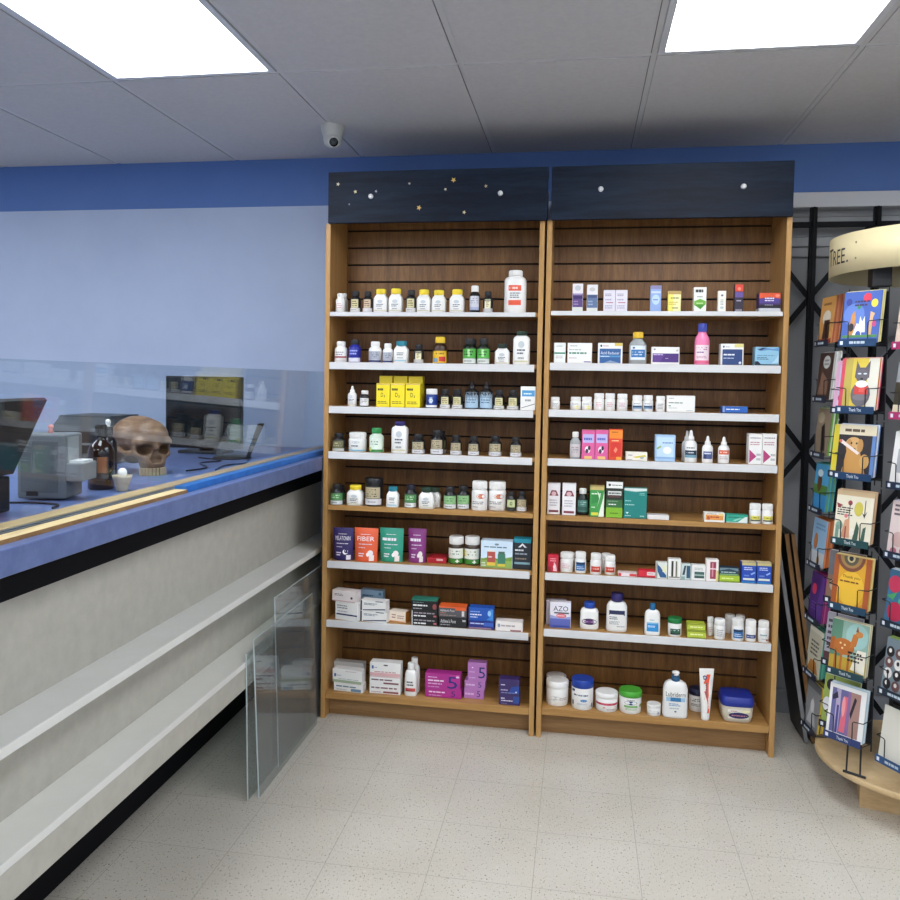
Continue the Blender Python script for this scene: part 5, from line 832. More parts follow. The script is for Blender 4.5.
# ------------------------------------------------------------------ counter
LAM = mottled('cream_laminate', [(.3, 'adaa9f'), (.5, 'b3b0a5'), (.7, 'b9b6ab')], 22, .5, 0, 8)
LAMW = mottled('white_laminate', [(.3, 'dadad4'), (.7, 'dfdfda')], 12, .42)
BLU = mottled('blue_laminate', [(.25, '53638f'), (.5, '5f6f9d'), (.75, '6b7ba9')], 26, .35, 0, 8)
NB = mat('06070d', .7, 0, .2)
y0, y1 = -1.2, YW - .005
root = thing('service_counter', 'long blue-topped pharmacy counter with cream panel and two ledges', 'counter', (-1.2, 1.4, 0))
Y = lambda a: a - 1.4
def cpart(nm, x0, x1, z0, z1, m, bev=.001, lab=None, ya=y0, yb=y1):
    m_ = MB(); m_.box(x0 + 1.2, x1 + 1.2, Y(ya), Y(yb), z0, z1, m, bev, 1); o = m_.build(nm, root)
    if lab: o['label'] = lab
    return o
cpart('countertop', -1.98, -1.055, 1.0507, 1.1033, BLU, .0015, 'blue laminate countertop')
cpart('black_band', -1.22, -1.197, .948, 1.0507, NB, 0, 'black band under the countertop')
cpart('front_panel', -1.225, -1.2, .381, .948, LAM, 0)
o = cpart('ledge', -1.2, -1.09, .683, .706, LAMW, .0015, 'upper white ledge')
o = cpart('ledge', -1.2, -1.09, .455, .475, LAMW, .0015, 'lower white ledge')
cpart('fascia', -1.2, -1.092, .381, .455, LAM, .001)
cpart('plinth', -1.48, -1.416, .0, .381, LAM, 0); cpart('kick_strip', -1.416, -1.41, 0, .105, NB, 0, 'black kick strip')
cpart('back_panel', -1.96, -1.94, 0, 1.0507, LAM, 0)
m_ = MB(); m_.box(-1.127 + 1.2, -1.0895 + 1.2, Y(y0), Y(2.25), 1.1036, 1.1128, EDGEW); m_.box(-1.0895 + 1.2, -1.0888 + 1.2, Y(y0), Y(2.25), 1.1034, 1.1124, RAWW)
m_.build('wood_strip', root)['label'] = 'bare wood strip in front of the glass'
cpart('rear_strip', -1.215, -1.162, 1.1033, 1.1132, TANW, .001, 'tan wood strip behind the glass')
TAPE = mottled('blue_tape', [(.3, '1c62b4'), (.7, '2f7ac8')], 30, .4)
o = cpart('taped_strip', -1.128, -1.092, 1.1033, 1.122, TAPE, .001, 'strip covered in blue tape', 2.25, y1)
GLASS = clear_sheet('pane_glass', 'f3f8fb', 1.5); EDGEG = mat('a9c4c4', .2)
root = thing('glass_partition', 'clear glass partition standing along the counter behind the strip', 'glass', (-1.147, 1.41, 1.1043)); root.rotation_euler = (0, .035, 0)
m_ = MB(); m_.box(-.003, .003, -2.4, 2.455, 0.004, .358, GLASS); m_.build('pane', root)
m_ = MB(); m_.box(-.010, -.0032, -2.4, 2.455, 0, .008, mat('6f7274', .4)); m_.box(.0032, .010, -2.4, 2.455, 0, .008, mat('6f7274', .4)); m_.build('channel', root)

# clear sheets leaning between the counter and the left unit
AC = clear_sheet('clear_acrylic', 'eef2f2', 1.5, .05); ACE = mat('c3cdd0', .2)
for nm, xb, xt, ya, yb, hh, lab in (('a', -1.048, -1.072, 2.715, 3.36, .545, 'shorter clear acrylic sheet, outer one leaning by the counter'),
                                    ('b', -1.062, -1.083, 2.945, 3.60, .628, 'taller clear acrylic sheet leaning beside the left unit'),
                                    ('c', -1.078, -1.0875, 2.69, 3.30, .50, 'shorter clear acrylic sheet, inner one against the counter ledge')):
    m_ = MB(); th = .002; A = math.atan2(xt - xb, hh)
    m_.box(-th, th, 0, yb - ya, 0, hh, AC)
    e_ = .0025
    m_.box(-th - .0003, th + .0003, -.0008, .0, 0, hh, ACE); m_.box(-th - .0003, th + .0003, 0, yb - ya, hh, hh + .0012, ACE)
    o = m_.build('acrylic_sheet'); o.location = (xb, ya, .001); o.rotation_euler = (0, A, 0)
    tag(o, lab, 'sheet', 'clear sheets leaning by the counter')

# ------------------------------------------------------------------ things on the counter
ZC = 1.1040
DK = lambda x, y: (x * .978, y * .978, ZC)
def surface_nets(F, lo, hi, n):
    xs = [np.linspace(lo[i], hi[i], n[i]) for i in range(3)]
    X, Yg, Zg = np.meshgrid(*xs, indexing='ij'); V = F(X, Yg, Zg)
    ins = V < 0; idx = -np.ones([k - 1 for k in n], int); verts = []
    step = [xs[i][1] - xs[i][0] for i in range(3)]
    cnt = np.zeros([k - 1 for k in n], int)
    for a in (0, 1):
        for b in (0, 1):
            for d in (0, 1): cnt += ins[a:n[0] - 1 + a, b:n[1] - 1 + b, d:n[2] - 1 + d]
    act = np.argwhere((cnt > 0) & (cnt < 8))
    E = [((a, b, d), tuple(q + (1 if i == ax else 0) for i, q in enumerate((a, b, d)))) for ax in range(3) for a in (0, 1) for b in (0, 1) for d in (0, 1) if (a, b, d)[ax] == 0]
    for q in act:
        s_ = np.zeros(3); k = 0
        for e0, e1 in E:
            v0, v1 = V[tuple(q + e0)], V[tuple(q + e1)]
            if (v0 < 0) != (v1 < 0):
                tt = v0 / (v0 - v1); s_ += np.array(e0) + tt * (np.array(e1) - np.array(e0)); k += 1
        idx[tuple(q)] = len(verts); verts.append([xs[i][0] + (q[i] + s_[i] / k) * step[i] for i in range(3)])
    faces = []
    for ax in range(3):
        o1, o2 = [(1, 2), (2, 0), (0, 1)][ax]
        A = np.take(ins, range(n[ax] - 1), ax); B = np.take(ins, range(1, n[ax]), ax)
        for q in np.argwhere(A != B):
            if q[o1] == 0 or q[o2] == 0 or q[o1] >= n[o1] - 1 or q[o2] >= n[o2] - 1: continue
            d1 = np.eye(3, dtype=int)[o1]; d2 = np.eye(3, dtype=int)[o2]
            f = [idx[tuple(q - d1 - d2)], idx[tuple(q - d2)], idx[tuple(q)], idx[tuple(q - d1)]]
            if min(f) < 0: continue
            faces.append(f if A[tuple(q)] else f[::-1])
    return verts, faces
def skull_sdf(X, Yv, Z):
    def ell(cx, cy, cz, rx, ry, rz):
        a, b, d = (X - cx) / rx, (Yv - cy) / ry, (Z - cz) / rz
        k = np.sqrt(a * a + b * b + d * d); return (k - 1) * min(rx, ry, rz)
    def cap(p0, p1, r0, r1=None):
        p0, p1 = np.array(p0), np.array(p1); d = p1 - p0; r1 = r0 if r1 is None else r1
        h = np.clip(((X - p0[0]) * d[0] + (Yv - p0[1]) * d[1] + (Z - p0[2]) * d[2]) / (d @ d), 0, 1)
        return np.sqrt((X - p0[0] - h * d[0]) ** 2 + (Yv - p0[1] - h * d[1]) ** 2 + (Z - p0[2] - h * d[2]) ** 2) - (r0 + (r1 - r0) * h)
    def un(a, b, k=.012):
        h = np.clip(.5 + .5 * (b - a) / k, 0, 1); return b * (1 - h) + a * h - k * h * (1 - h)
    def sub(a, b, k=.006): return -un(-a, b, k)
    S = ell(0, .022, .132, .08, .098, .066)
    S = un(S, ell(0, -.045, .128, .064, .05, .056), .02)
    S = un(S, ell(0, .05, .075, .058, .058, .045), .02)
    S = un(S, ell(0, -.055, .082, .05, .034, .05), .02)
    S = un(S, cap((-.05, -.078, .113), (.05, -.078, .113), .013), .012)
    for s_ in (-1, 1):
        S = un(S, cap((s_ * .048, -.07, .07), (s_ * .066, -.03, .072), .014, .010), .012)
        S = un(S, cap((s_ * .066, -.03, .072), (s_ * .07, .02, .08), .008), .008)
        S = un(S, cap((s_ * .058, -.06, .112), (s_ * .056, -.062, .078), .009), .008)
        S = un(S, cap((s_ * .062, .035, .085), (s_ * .058, .04, .05), .016, .010), .012)
    S = un(S, ell(0, -.068, .042, .043, .034, .036), .018)
    S = un(S, cap((0, -.098, .093), (0, -.088, .112), .008), .008)
    for s_ in (-1, 1):
        S = sub(S, ell(s_ * .034, -.085, .088, .0235, .056, .0195), .004)
        S = sub(S, ell(s_ * .098, -.048, .108, .026, .036, .03), .014)
        S = sub(S, ell(s_ * .056, -.045, .045, .017, .03, .022), .01)
    S = sub(S, cap((-.007, -.09, .052), (-.0025, -.092, .080), .0125, .007), .003)
    S = sub(S, cap((.007, -.09, .052), (.0025, -.092, .080), .0125, .007), .003)
    S = sub(S, ell(0, -.04, .0, .026, .045, .026), .008)
    return np.maximum(S, .004 - Z)
def bone(name, stops):
    m, nt, pb = newmat(name); L = nt.links.new; tc = N(nt, 'TexCoord')
    n1 = N(nt, 'TexNoise', Scale=22.0, Detail=6.0, Roughness=.6); L(tc.outputs['Object'], n1.inputs['Vector'])
    mp = N(nt, 'Mapping'); mp.inputs['Scale'].default_value = (10, 10, 70); L(tc.outputs['Object'], mp.inputs['Vector'])
    n2 = N(nt, 'TexNoise', Scale=1.0, Detail=3.0); L(mp.outputs[0], n2.inputs['Vector'])
    ad = N(nt, 'Math', operation='MULTIPLY_ADD'); L(n2.outputs[0], ad.inputs[0]); ad.inputs[1].default_value = .5
    hf = N(nt, 'Math', operation='MULTIPLY'); L(n1.outputs[0], hf.inputs[0]); hf.inputs[1].default_value = .55; L(hf.outputs[0], ad.inputs[2])
    rr = ramp(nt, stops, ad.outputs[0]); L(rr.outputs[0], pb.inputs['Base Color'])
    bp = N(nt, 'Bump', Strength=.35, Distance=.003); L(ad.outputs[0], bp.inputs['Height']); L(bp.outputs[0], pb.inputs['Normal'])
    pb.inputs['Roughness'].default_value = .55; return m
root = thing('decorative_skull', 'brown life-size decorative skull on the counter behind the glass', 'skull', (-1.452, 2.66, ZC), 1.0); root.scale = (1.02, 1.02, .97)
vs, fs = surface_nets(skull_sdf, (-.1, -.125, -.01), (.1, .135, .222), (52, 64, 58))
m_ = MB(); m_.add(vs, fs, bone('old_bone', [(.3, '3f2a1f'), (.46, '75573f'), (.6, '8f7056'), (.75, 'a68a6e')]), True); m_.build('cranium', root)
TM = mat('b39a78', .4); m_ = MB()
for j in range(-5, 6):
    q = j * .3; xx = .041 * math.sin(q * .95); yy = -.068 - .033 * math.cos(q * .95); w_ = .0045
    m_.box(xx - w_, xx + w_, yy - .003, yy + .006, 0, .026, TM, .0016)
m_.build('teeth', root)

AMB, nt_, pb_ = newmat('amber_glass'); pb_.inputs['Base Color'].default_value = rgb('200b05'); pb_.inputs['Roughness'].default_value = .08; pb_.inputs['Coat Weight'].default_value = .4
root = thing('amber_bottle', 'brown amber glass bottle with black cap beside the grey printer', 'bottle', (-1.356, 2.254, ZC)); root.scale = (.82, .82, 1.0)
m_ = MB(); m_.lathe([(.040, 0), (.0445, .004), (.045, .10), (.044, .112), (.036, .128), (.02, .139), (.016, .145), (.016, .155)], AMB, n=32); m_.build('bottle_body', root)
m_ = MB(); m_.lathe([(.0185, .150), (.019, .152), (.019, .182), (.016, .186)], BLACK, n=24)
for j in range(20): q = 2 * PI * j / 20; m_.box(.019 * math.cos(q) - .001, .019 * math.cos(q) + .001, .019 * math.sin(q) - .001, .019 * math.sin(q) + .001, .153, .181, BLACK)
m_.build('cap', root)
m_ = MB()
def PL(u, v, k): a = PI * 1.5 - 1.1 + 2.2 * u; return ((.0452 + .0003 * k) * math.cos(a), (.0452 + .0003 * k) * math.sin(a), .03 + .065 * v)
gfx(m_, [r(0, 0, 1, 1, '3c3432'), r(.62, .3, .95, 1, 'a5643c'), r(.1, .45, .5, .85, '5a5450'), l(.15, .5, .45, .8, 'b0a8a0', 2)], PL, nu=12); m_.build('label', root, recalc=False)

root = thing('small_cup', 'small cream cup with white ball, in front of the skull', 'cup', (-1.281, 2.238, ZC))
m_ = MB(); CP = mottled('cream_ceramic', [(.3, 'c9b69a'), (.7, 'ddcdb4')], 60, .4)
m_.lathe([(.016, 0), (.0175, .003), (.0165, .010), (.020, .018), (.026, .036), (.0275, .044), (.025, .044), (.022, .034), (.006, .028)], CP, n=28, caps=True); m_.build('cup_body', root)
m_ = MB(); m_.lathe([(.0005, .0375), (.007, .039), (.012, .0445), (.0135, .051), (.012, .0575), (.007, .063), (.0005, .0645)], mat('f2f2f0', .35), n=20); m_.build('ball', root)['label'] = 'white ball'

root = thing('dropper_bottle', 'small dark dropper bottle with white bulb behind amber bottle', 'bottle', (-1.412, 2.385, ZC))
m_ = MB(); m_.lathe([(.024, 0), (.026, .003), (.026, .12), (.022, .135), (.012, .143), (.012, .15)], mat('1d1a1c', .15), n=24); m_.build('bottle_body', root)
m_ = MB(); m_.lathe([(.0145, .146), (.0145, .170), (.012, .172)], BLACK, n=20); m_.build('collar', root)
m_ = MB(); m_.lathe([(.006, .171), (.0065, .178), (.008, .184), (.007, .191), (.003, .194)], WHITEP, n=18); m_.build('bulb', root)

GP = mat('6f7274', .5); GP2 = mat('5d6062', .5)
root = thing('label_printer', 'grey label printer with front tray at the counter left', 'printer', (-1.380, 2.052, ZC), .17)
m_ = MB(); m_.box(-.066, .06, -.05, .06, 0.004, .172, GP, .008, 3); m_.box(-.056, .042, -.0515, -.048, .02, .155, GP2, .002); m_.build('housing', root)
m_ = MB(); m_.box(.0595, .0625, -.04, .03, .095, .165, mat('9fa1a0', .4), .001); m_.build('side_strip', root)
m_ = MB(); m_.box(.058, .105, -.045, .045, .05, .098, mat('8f9293', .45), .005); m_.box(.062, .10, -.03, .03, .098, .103, WHITEP); m_.build('output_tray', root)
m_ = MB(); m_.box(-.04, -.01, -.0535, -.05, .012, .024, BLACK); m_.build('paper_slot', root)
root = thing('receipt_printer', 'dark grey device with sloping lid behind the grey printer', 'printer', DK(-1.85, 3.0))
m_ = MB(); m_.prism([(-.125, 0), (.125, 0), (.125, .172), (-.075, .172), (-.125, .11)], -.08, .12, mat('5d6163', .5)); m_.build('housing', root)
m_ = MB(); m_.box(-.09, .09, -.084, -.08, .04, .12, BLACK, .002); m_.box(-.1, .1, -.087, -.08, .07, .078, GP, .001); m_.build('window', root)
m_ = MB(); m_.prism([(-.08, .172), (.128, .172), (.128, .178), (-.07, .178)], -.08, .12, mat('4b4f51', .45)); m_.build('lid', root)

root = thing('register_monitor', 'black tilted register monitor at the photo left edge', 'monitor', DK(-1.365, 1.70))
m_ = MB(); vs = []
def pr(x, y, z): return (x, y, z)
A = [(.07, .268), (.064, .277), (-.055, .03), (-.022, .075)]
prof = [(.073, .266), (.066, .272), (-.04, .095), (-.018, .085)]
for sy in (-.22, .2): vs += [(a, sy, b) for a, b in prof]
m_.add(vs, [(0, 1, 2, 3), (7, 6, 5, 4), (0, 4, 5, 1), (1, 5, 6, 2), (2, 6, 7, 3), (3, 7, 4, 0)], BLACK); m_.build('screen', root)
m_ = MB(); m_.box(-.10, .0, -.2, .165, .0, .085, mat('191b20', .35), .006); m_.build('stand_base', root)
m_ = MB(); m_.box(-.06, -.03, -.06, .06, .08, .14, CHAR, .004); m_.build('neck', root)

root = thing('computer_monitor', 'flat black computer monitor standing near the back wall', 'monitor', (-1.585, 3.42, ZC), .02)
m_ = MB(); m_.box(-.17, .17, 0, .03, .02, .328, BLACK, .004); m_.build('bezel', root)
m_ = MB(); m_.box(-.162, .162, -.002, 0, .035, .32, mat('1b1f22', .12)); m_.build('screen', root)
m_ = MB(); m_.box(-.03, .03, .03, .05, .01, .14, CHAR, .004); m_.build('neck', root)
m_ = MB(); m_.box(-.10, .10, -.03, .10, 0, .012, CHAR, .004); m_.build('stand_base', root)
root = thing('document_stand', 'slanted clear document stand with dark edge right of monitor', 'stand', (-1.385, 3.24, ZC))
m_ = MB(); m_.add([(-.065, -.01, .0), (.07, -.01, .0), (.095, .06, .135), (-.035, .06, .135), (-.065, -.005, .0), (.07, -.005, .0), (.095, .065, .135), (-.035, .065, .135)],
                  [(0, 1, 2, 3), (7, 6, 5, 4), (0, 4, 5, 1), (1, 5, 6, 2), (2, 6, 7, 3), (3, 7, 4, 0)], AC); m_.build('panel', root)
m_ = MB(); m_.add([(.07, -.012, 0), (.07, .02, .0), (.106, .09, .14), (.094, .056, .14)], [(0, 1, 2, 3)], CHAR); m_.add([(.074, -.012, 0), (.074, .02, .0), (.11, .09, .14), (.098, .056, .14)], [(3, 2, 1, 0)], CHAR); m_.build('side_edge', root)
m_ = MB(); m_.lathe([(.075, .0), (.078, .004), (.07, .008)], BLACK, 0, .02, n=30); m_.build('foot', root)
m_ = MB(); m_.lathe([(.006, 0), (.007, .003), (.005, .010), (.0075, .014), (.0075, .019), (.003, .022)], mat('e2948c', .5), n=16); o = m_.build('pink_figure')
o.location = (-1.385, 2.06, ZC + .1725); tag(o, 'tiny pink figure standing on top of the grey printer', 'figurine')
for nm, pts, lab in (('a', [(-1.5, 1.96, 0), (-1.44, 1.92, 0), (-1.36, 1.94, 0), (-1.28, 1.93, 0), (-1.26, 1.88, 0)], 'black cable on the counter below the grey printer'),
                     ('b', [(-1.33, 2.74, 0), (-1.31, 2.86, 0), (-1.40, 3.0, 0), (-1.37, 3.12, 0), (-1.5, 3.2, 0)], 'thin black cable winding from skull to monitor'),
                     ('c', [(-1.25, 2.8, 0), (-1.28, 2.95, 0), (-1.245, 3.05, 0), (-1.29, 3.2, 0)], 'dark cable lying on the counter near the glass')):
    q = []; n = len(pts)
    for i in range(n - 1):                       # smooth path through the points
        p0, p1, p2, p3 = [Vector(pts[min(max(i + d, 0), n - 1)]) for d in (-1, 0, 1, 2)]
        for s_ in range(8):
            u = s_ / 8; q.append(p1 + (p2 - p0) * .5 * u + (p0 * 2 - p1 * 5 + p2 * 4 - p3) * .5 * u * u + (p1 * 3 - p0 - p2 * 3 + p3) * .5 * u ** 3)
    q.append(Vector(pts[-1])); m_ = MB(); m_.tube([v + Vector((0, 0, ZC + .0035)) for v in q], .0028, BLACK, 8); tag(m_.build('cable'), lab, 'cable', 'cables on the counter')


# ------------------------------------------------------------------ dome camera
root = thing('security_camera', 'small white dome security camera on the ceiling', 'camera', (-1.02, 3.40, HC))
m_ = MB(); m_.lathe([(.049, 0.004), (.049, -.006), (.043, -.035), (.035, -.05)], mat('b9bab6', .4), n=32); m_.build('mount', root)
m_ = MB(); m_.lathe([(.038, -.04), (.039, -.055), (.034, -.073), (.02, -.085), (.003, -.088)], mat('b4b5b2', .35), n=32); m_.build('housing', root)
ax = Vector((.34, -.80, -.5)).normalized(); ce = Vector((0, 0, -.052))
m_ = MB(); a_ = ax.orthogonal().normalized(); b_ = ax.cross(a_)
def rg(d, rr): return [tuple(ce + ax * d + (a_ * math.cos(2 * PI * j / 24) + b_ * math.sin(2 * PI * j / 24)) * rr) for j in range(24)]
m_.loft([rg(.02, .024), rg(.040, .023), rg(.043, .021)], mat('c6c7c4', .35)); o = m_.build('lens_ring', root)
m_ = MB(); m_.loft([rg(.040, .018), rg(.0445, .018), rg(.045, .008)], mat('1d2226', .12)); m_.loft([rg(.044, .007), rg(.047, .006), rg(.048, .002)], mat('3a444c', .1)); m_.build('lens', root)['label'] = 'dark round lens'

# ------------------------------------------------------------------ boards leaning on the right unit
for xb, sl, hh, th, m1, lab in ((.925, .168, .90, .014, mat('8d8f92', .5), 'grey-edged board leaning on the right unit, nearest it'),
                              (.952, .155, .85, .015, BOARD, 'brown board leaning beside the grey-edged board'),
                              (.974, .152, .85, .015, BOARD, 'outermost brown leaning board, nearest the card rack')):
    m_ = MB(); m_.box(0, th, .004, .235, 0, hh, DARKB); m_.box(0, th, 0, .004, 0, hh, m1)
    o = m_.build('leaning_board'); o.location = (xb - th / 2, 3.585, .0025); o.rotation_euler = (0, -math.atan(sl), 0); tag(o, lab, 'board', 'boards leaning beside the right unit')

# ------------------------------------------------------------------ card rack
RC = Vector((1.21, 3.19, 0))
rack = thing('card_rack', 'round greeting card spinner rack with cream lettered drum', 'rack', RC)
RB = mat('15161b', .35)
m_ = MB(); m_.lathe([(.342, .118), (.347, .121), (.347, .137), (.344, .14)], MAPLE, n=72); m_.build('base_disc', rack)
m_ = MB(); ca, sa = .968, -.25; s_ = .2
pts = [(-s_, -s_), (s_, -s_), (s_, s_), (-s_, s_)]; pts = [(.004 + a * ca - b * sa * 1, .03 + a * sa + b * ca) for a, b in pts]
m_.add([(a, b, 0) for a, b in pts] + [(a, b, .118) for a, b in pts], [(0, 1, 2, 3), (7, 6, 5, 4), (0, 1, 5, 4), (1, 2, 6, 5), (2, 3, 7, 6), (3, 0, 4, 7)], MAPLE); m_.build('plinth', rack)
m_ = MB(); m_.lathe([(.02, .14), (.02, 1.82)], RB, n=20); m_.build('pole', rack)
m_ = MB(); m_.box(-.09, .09, -.09, .09, .2, 1.76, mat('241a18', .6), .004); m_.build('core', rack)
CRM = mottled('cream_drum', [(.3, 'cfc096'), (.7, 'd8caa2')], 8, .4)
m_ = MB(); n = 96; R0, R1 = .353, .359
out = [[(rr * math.cos(2 * PI * j / n), rr * math.sin(2 * PI * j / n), z) for j in range(n)] for rr, z in ((R0, 1.817), (R1, 1.817), (R1, 1.948), (R0, 1.948), (R0, 1.817))]
m_.loft(out, CRM, True, False)
m_.lathe([(R0, 1.895), (R0, 1.901)], mat('b9a67c', .5), n=72); drum = m_.build('drum', rack)
m_ = MB(); m_.box(-.355, .355, -.012, .012, 1.86, 1.88, RB); m_.box(-.012, .012, -.355, .355, 1.86, 1.88, RB); m_.box(-.28, -.22, -.17, -.12, 1.765, 1.86, RB, .003); m_.build('drum_bracket', rack)
m_ = MB()
def letters(tx, d0, d1, z0, z1):
    vs, fs = text_mesh(tx); R_ = R1 + .0009
    m_.add([(R_ * math.cos(math.radians(d0 + a * (d1 - d0))), R_ * math.sin(math.radians(d0 + a * (d1 - d0))), z0 + b * (z1 - z0)) for a, b in vs], fs, mat('1a1a1c', .5))
letters("T", -186.5, -179, 1.852, 1.912); letters('REE', -178.5, -164.5, 1.852, 1.902); letters('.', -163.2, -161.6, 1.852, 1.86)
m_.build('lettering', drum, recalc=False)['label'] = 'black hand-drawn lettering'
for zz in (1.86, 1.912):
    m_ = MB(); q = math.radians(-155.8); ce = Vector((R1 * math.cos(q), R1 * math.sin(q), zz)); a_ = Vector((-math.sin(q), math.cos(q), 0)); b_ = Vector((0, 0, 1)); ax = Vector((math.cos(q), math.sin(q), 0))
    m_.loft([rg(.0, .0035), rg(.0015, .003)], mat('8a8478', .3, .8)); m_.build('rivet', drum)

CW, CH = .127, .172
WIRE = .0017
def pocket(P, phi, zb, sx, strip, txt, w=CW, dp=.052):
    """P left edge at the front, phi normal angle (deg)"""
    rz = math.radians(phi + 90)
    po = bpy.data.objects.new('pocket', None); 
    m_ = MB(); e = .004
    L_, R_ = -e, w + e
    m_.tube([(L_, dp - .002, -.004), (L_, -.006, -.004), (R_, -.006, -.004), (R_, dp - .002, -.004), (L_, dp - .002, -.004)], WIRE, RB)
    for xa, xo in ((.24 * w, L_), (.76 * w, R_)):
        m_.tube([(xa, -.006, -.004), (xa, -.006, .068), (xa + (.004 if xo > xa else -.004), -.006, .072), (xo, -.003, .074), (xo, dp - .002, .078)], WIRE, RB)
    m_.tube([(L_, dp, -.03), (L_, dp, .185)], .0022, RB); m_.tube([(R_, dp, -.03), (R_, dp, .185)], .0022, RB)
    m_.box(L_, R_, dp, dp + .002, -.01, .17, RB)
    m_.tube([(w * .5, dp + .002, .08), (w * .5, dp + .012, .08)], .004, RB)
    o = m_.build('wire_pocket', rack); o.location = Vector(P) + Vector((0, 0, zb)) - RC; o.rotation_euler = (0, 0, rz)
    m_ = MB(); m_.box(-.001, w + .001, -.011, -.0088, -.010, .014, mat(strip, .4))
    gfx(m_, [r(.05, .25, .13, .75, 'dfe4ec')] + ([t(txt, .36, .28, .68, .74, 'e8eef4')] if txt else [l(.3, .2, .75, .9, 'b9c8d4', 1)]), lambda u, v, k: (u * w, -.0111 - .0002 * k, -.010 + v * .024))
    s_ = m_.build('label_strip', o, recalc=False); s_['label'] = 'blue title strip' if strip != 'a02a60' else 'magenta title strip'
    return o, rz
def cards(P, phi, zb, base, edge, art, label, n=4, tilt=.13, grp='greeting cards in the rack', w=CW, h=CH, side=0.):
    rz = math.radians(phi + 90)
    for i in range(n - 1, -1, -1):
        m_ = MB(); th = .0042
        bm_ = mat(base if i == 0 else edge[i % len(edge)], .4)
        m_.box(0, w, 0, th * .45, 0, h, bm_); m_.box(.001, w - .001, th * .5, th, .0, h - .003, mat(edge[i % len(edge)] if i else edge[0], .5))
        if i == 0: gfx(m_, art, lambda u, v, k: (min(max(u, .0), 1.) * w, -.0002 * k, min(max(v, 0.), 1.) * h), rough=.35)
        o = m_.build('greeting_card', recalc=False)
        R3 = Matrix.Rotation(rz, 4, 'Z') @ Matrix.Rotation(-tilt, 4, 'X')
        off = Matrix.Rotation(rz, 4, 'Z') @ Vector((.0003 * i, (.0055 if n < 5 else .005) * i, .0012 * i))
        o.matrix_world = Matrix.Translation(Vector(P) + Vector((0, 0, zb + .002)) + off) @ R3
        tag(o, label if i == 0 else 'cards packed behind the ' + label.replace('greeting card', 'card'), 'card', grp)
WE = ['efece4', 'dcd8cf', 'f2efe8']
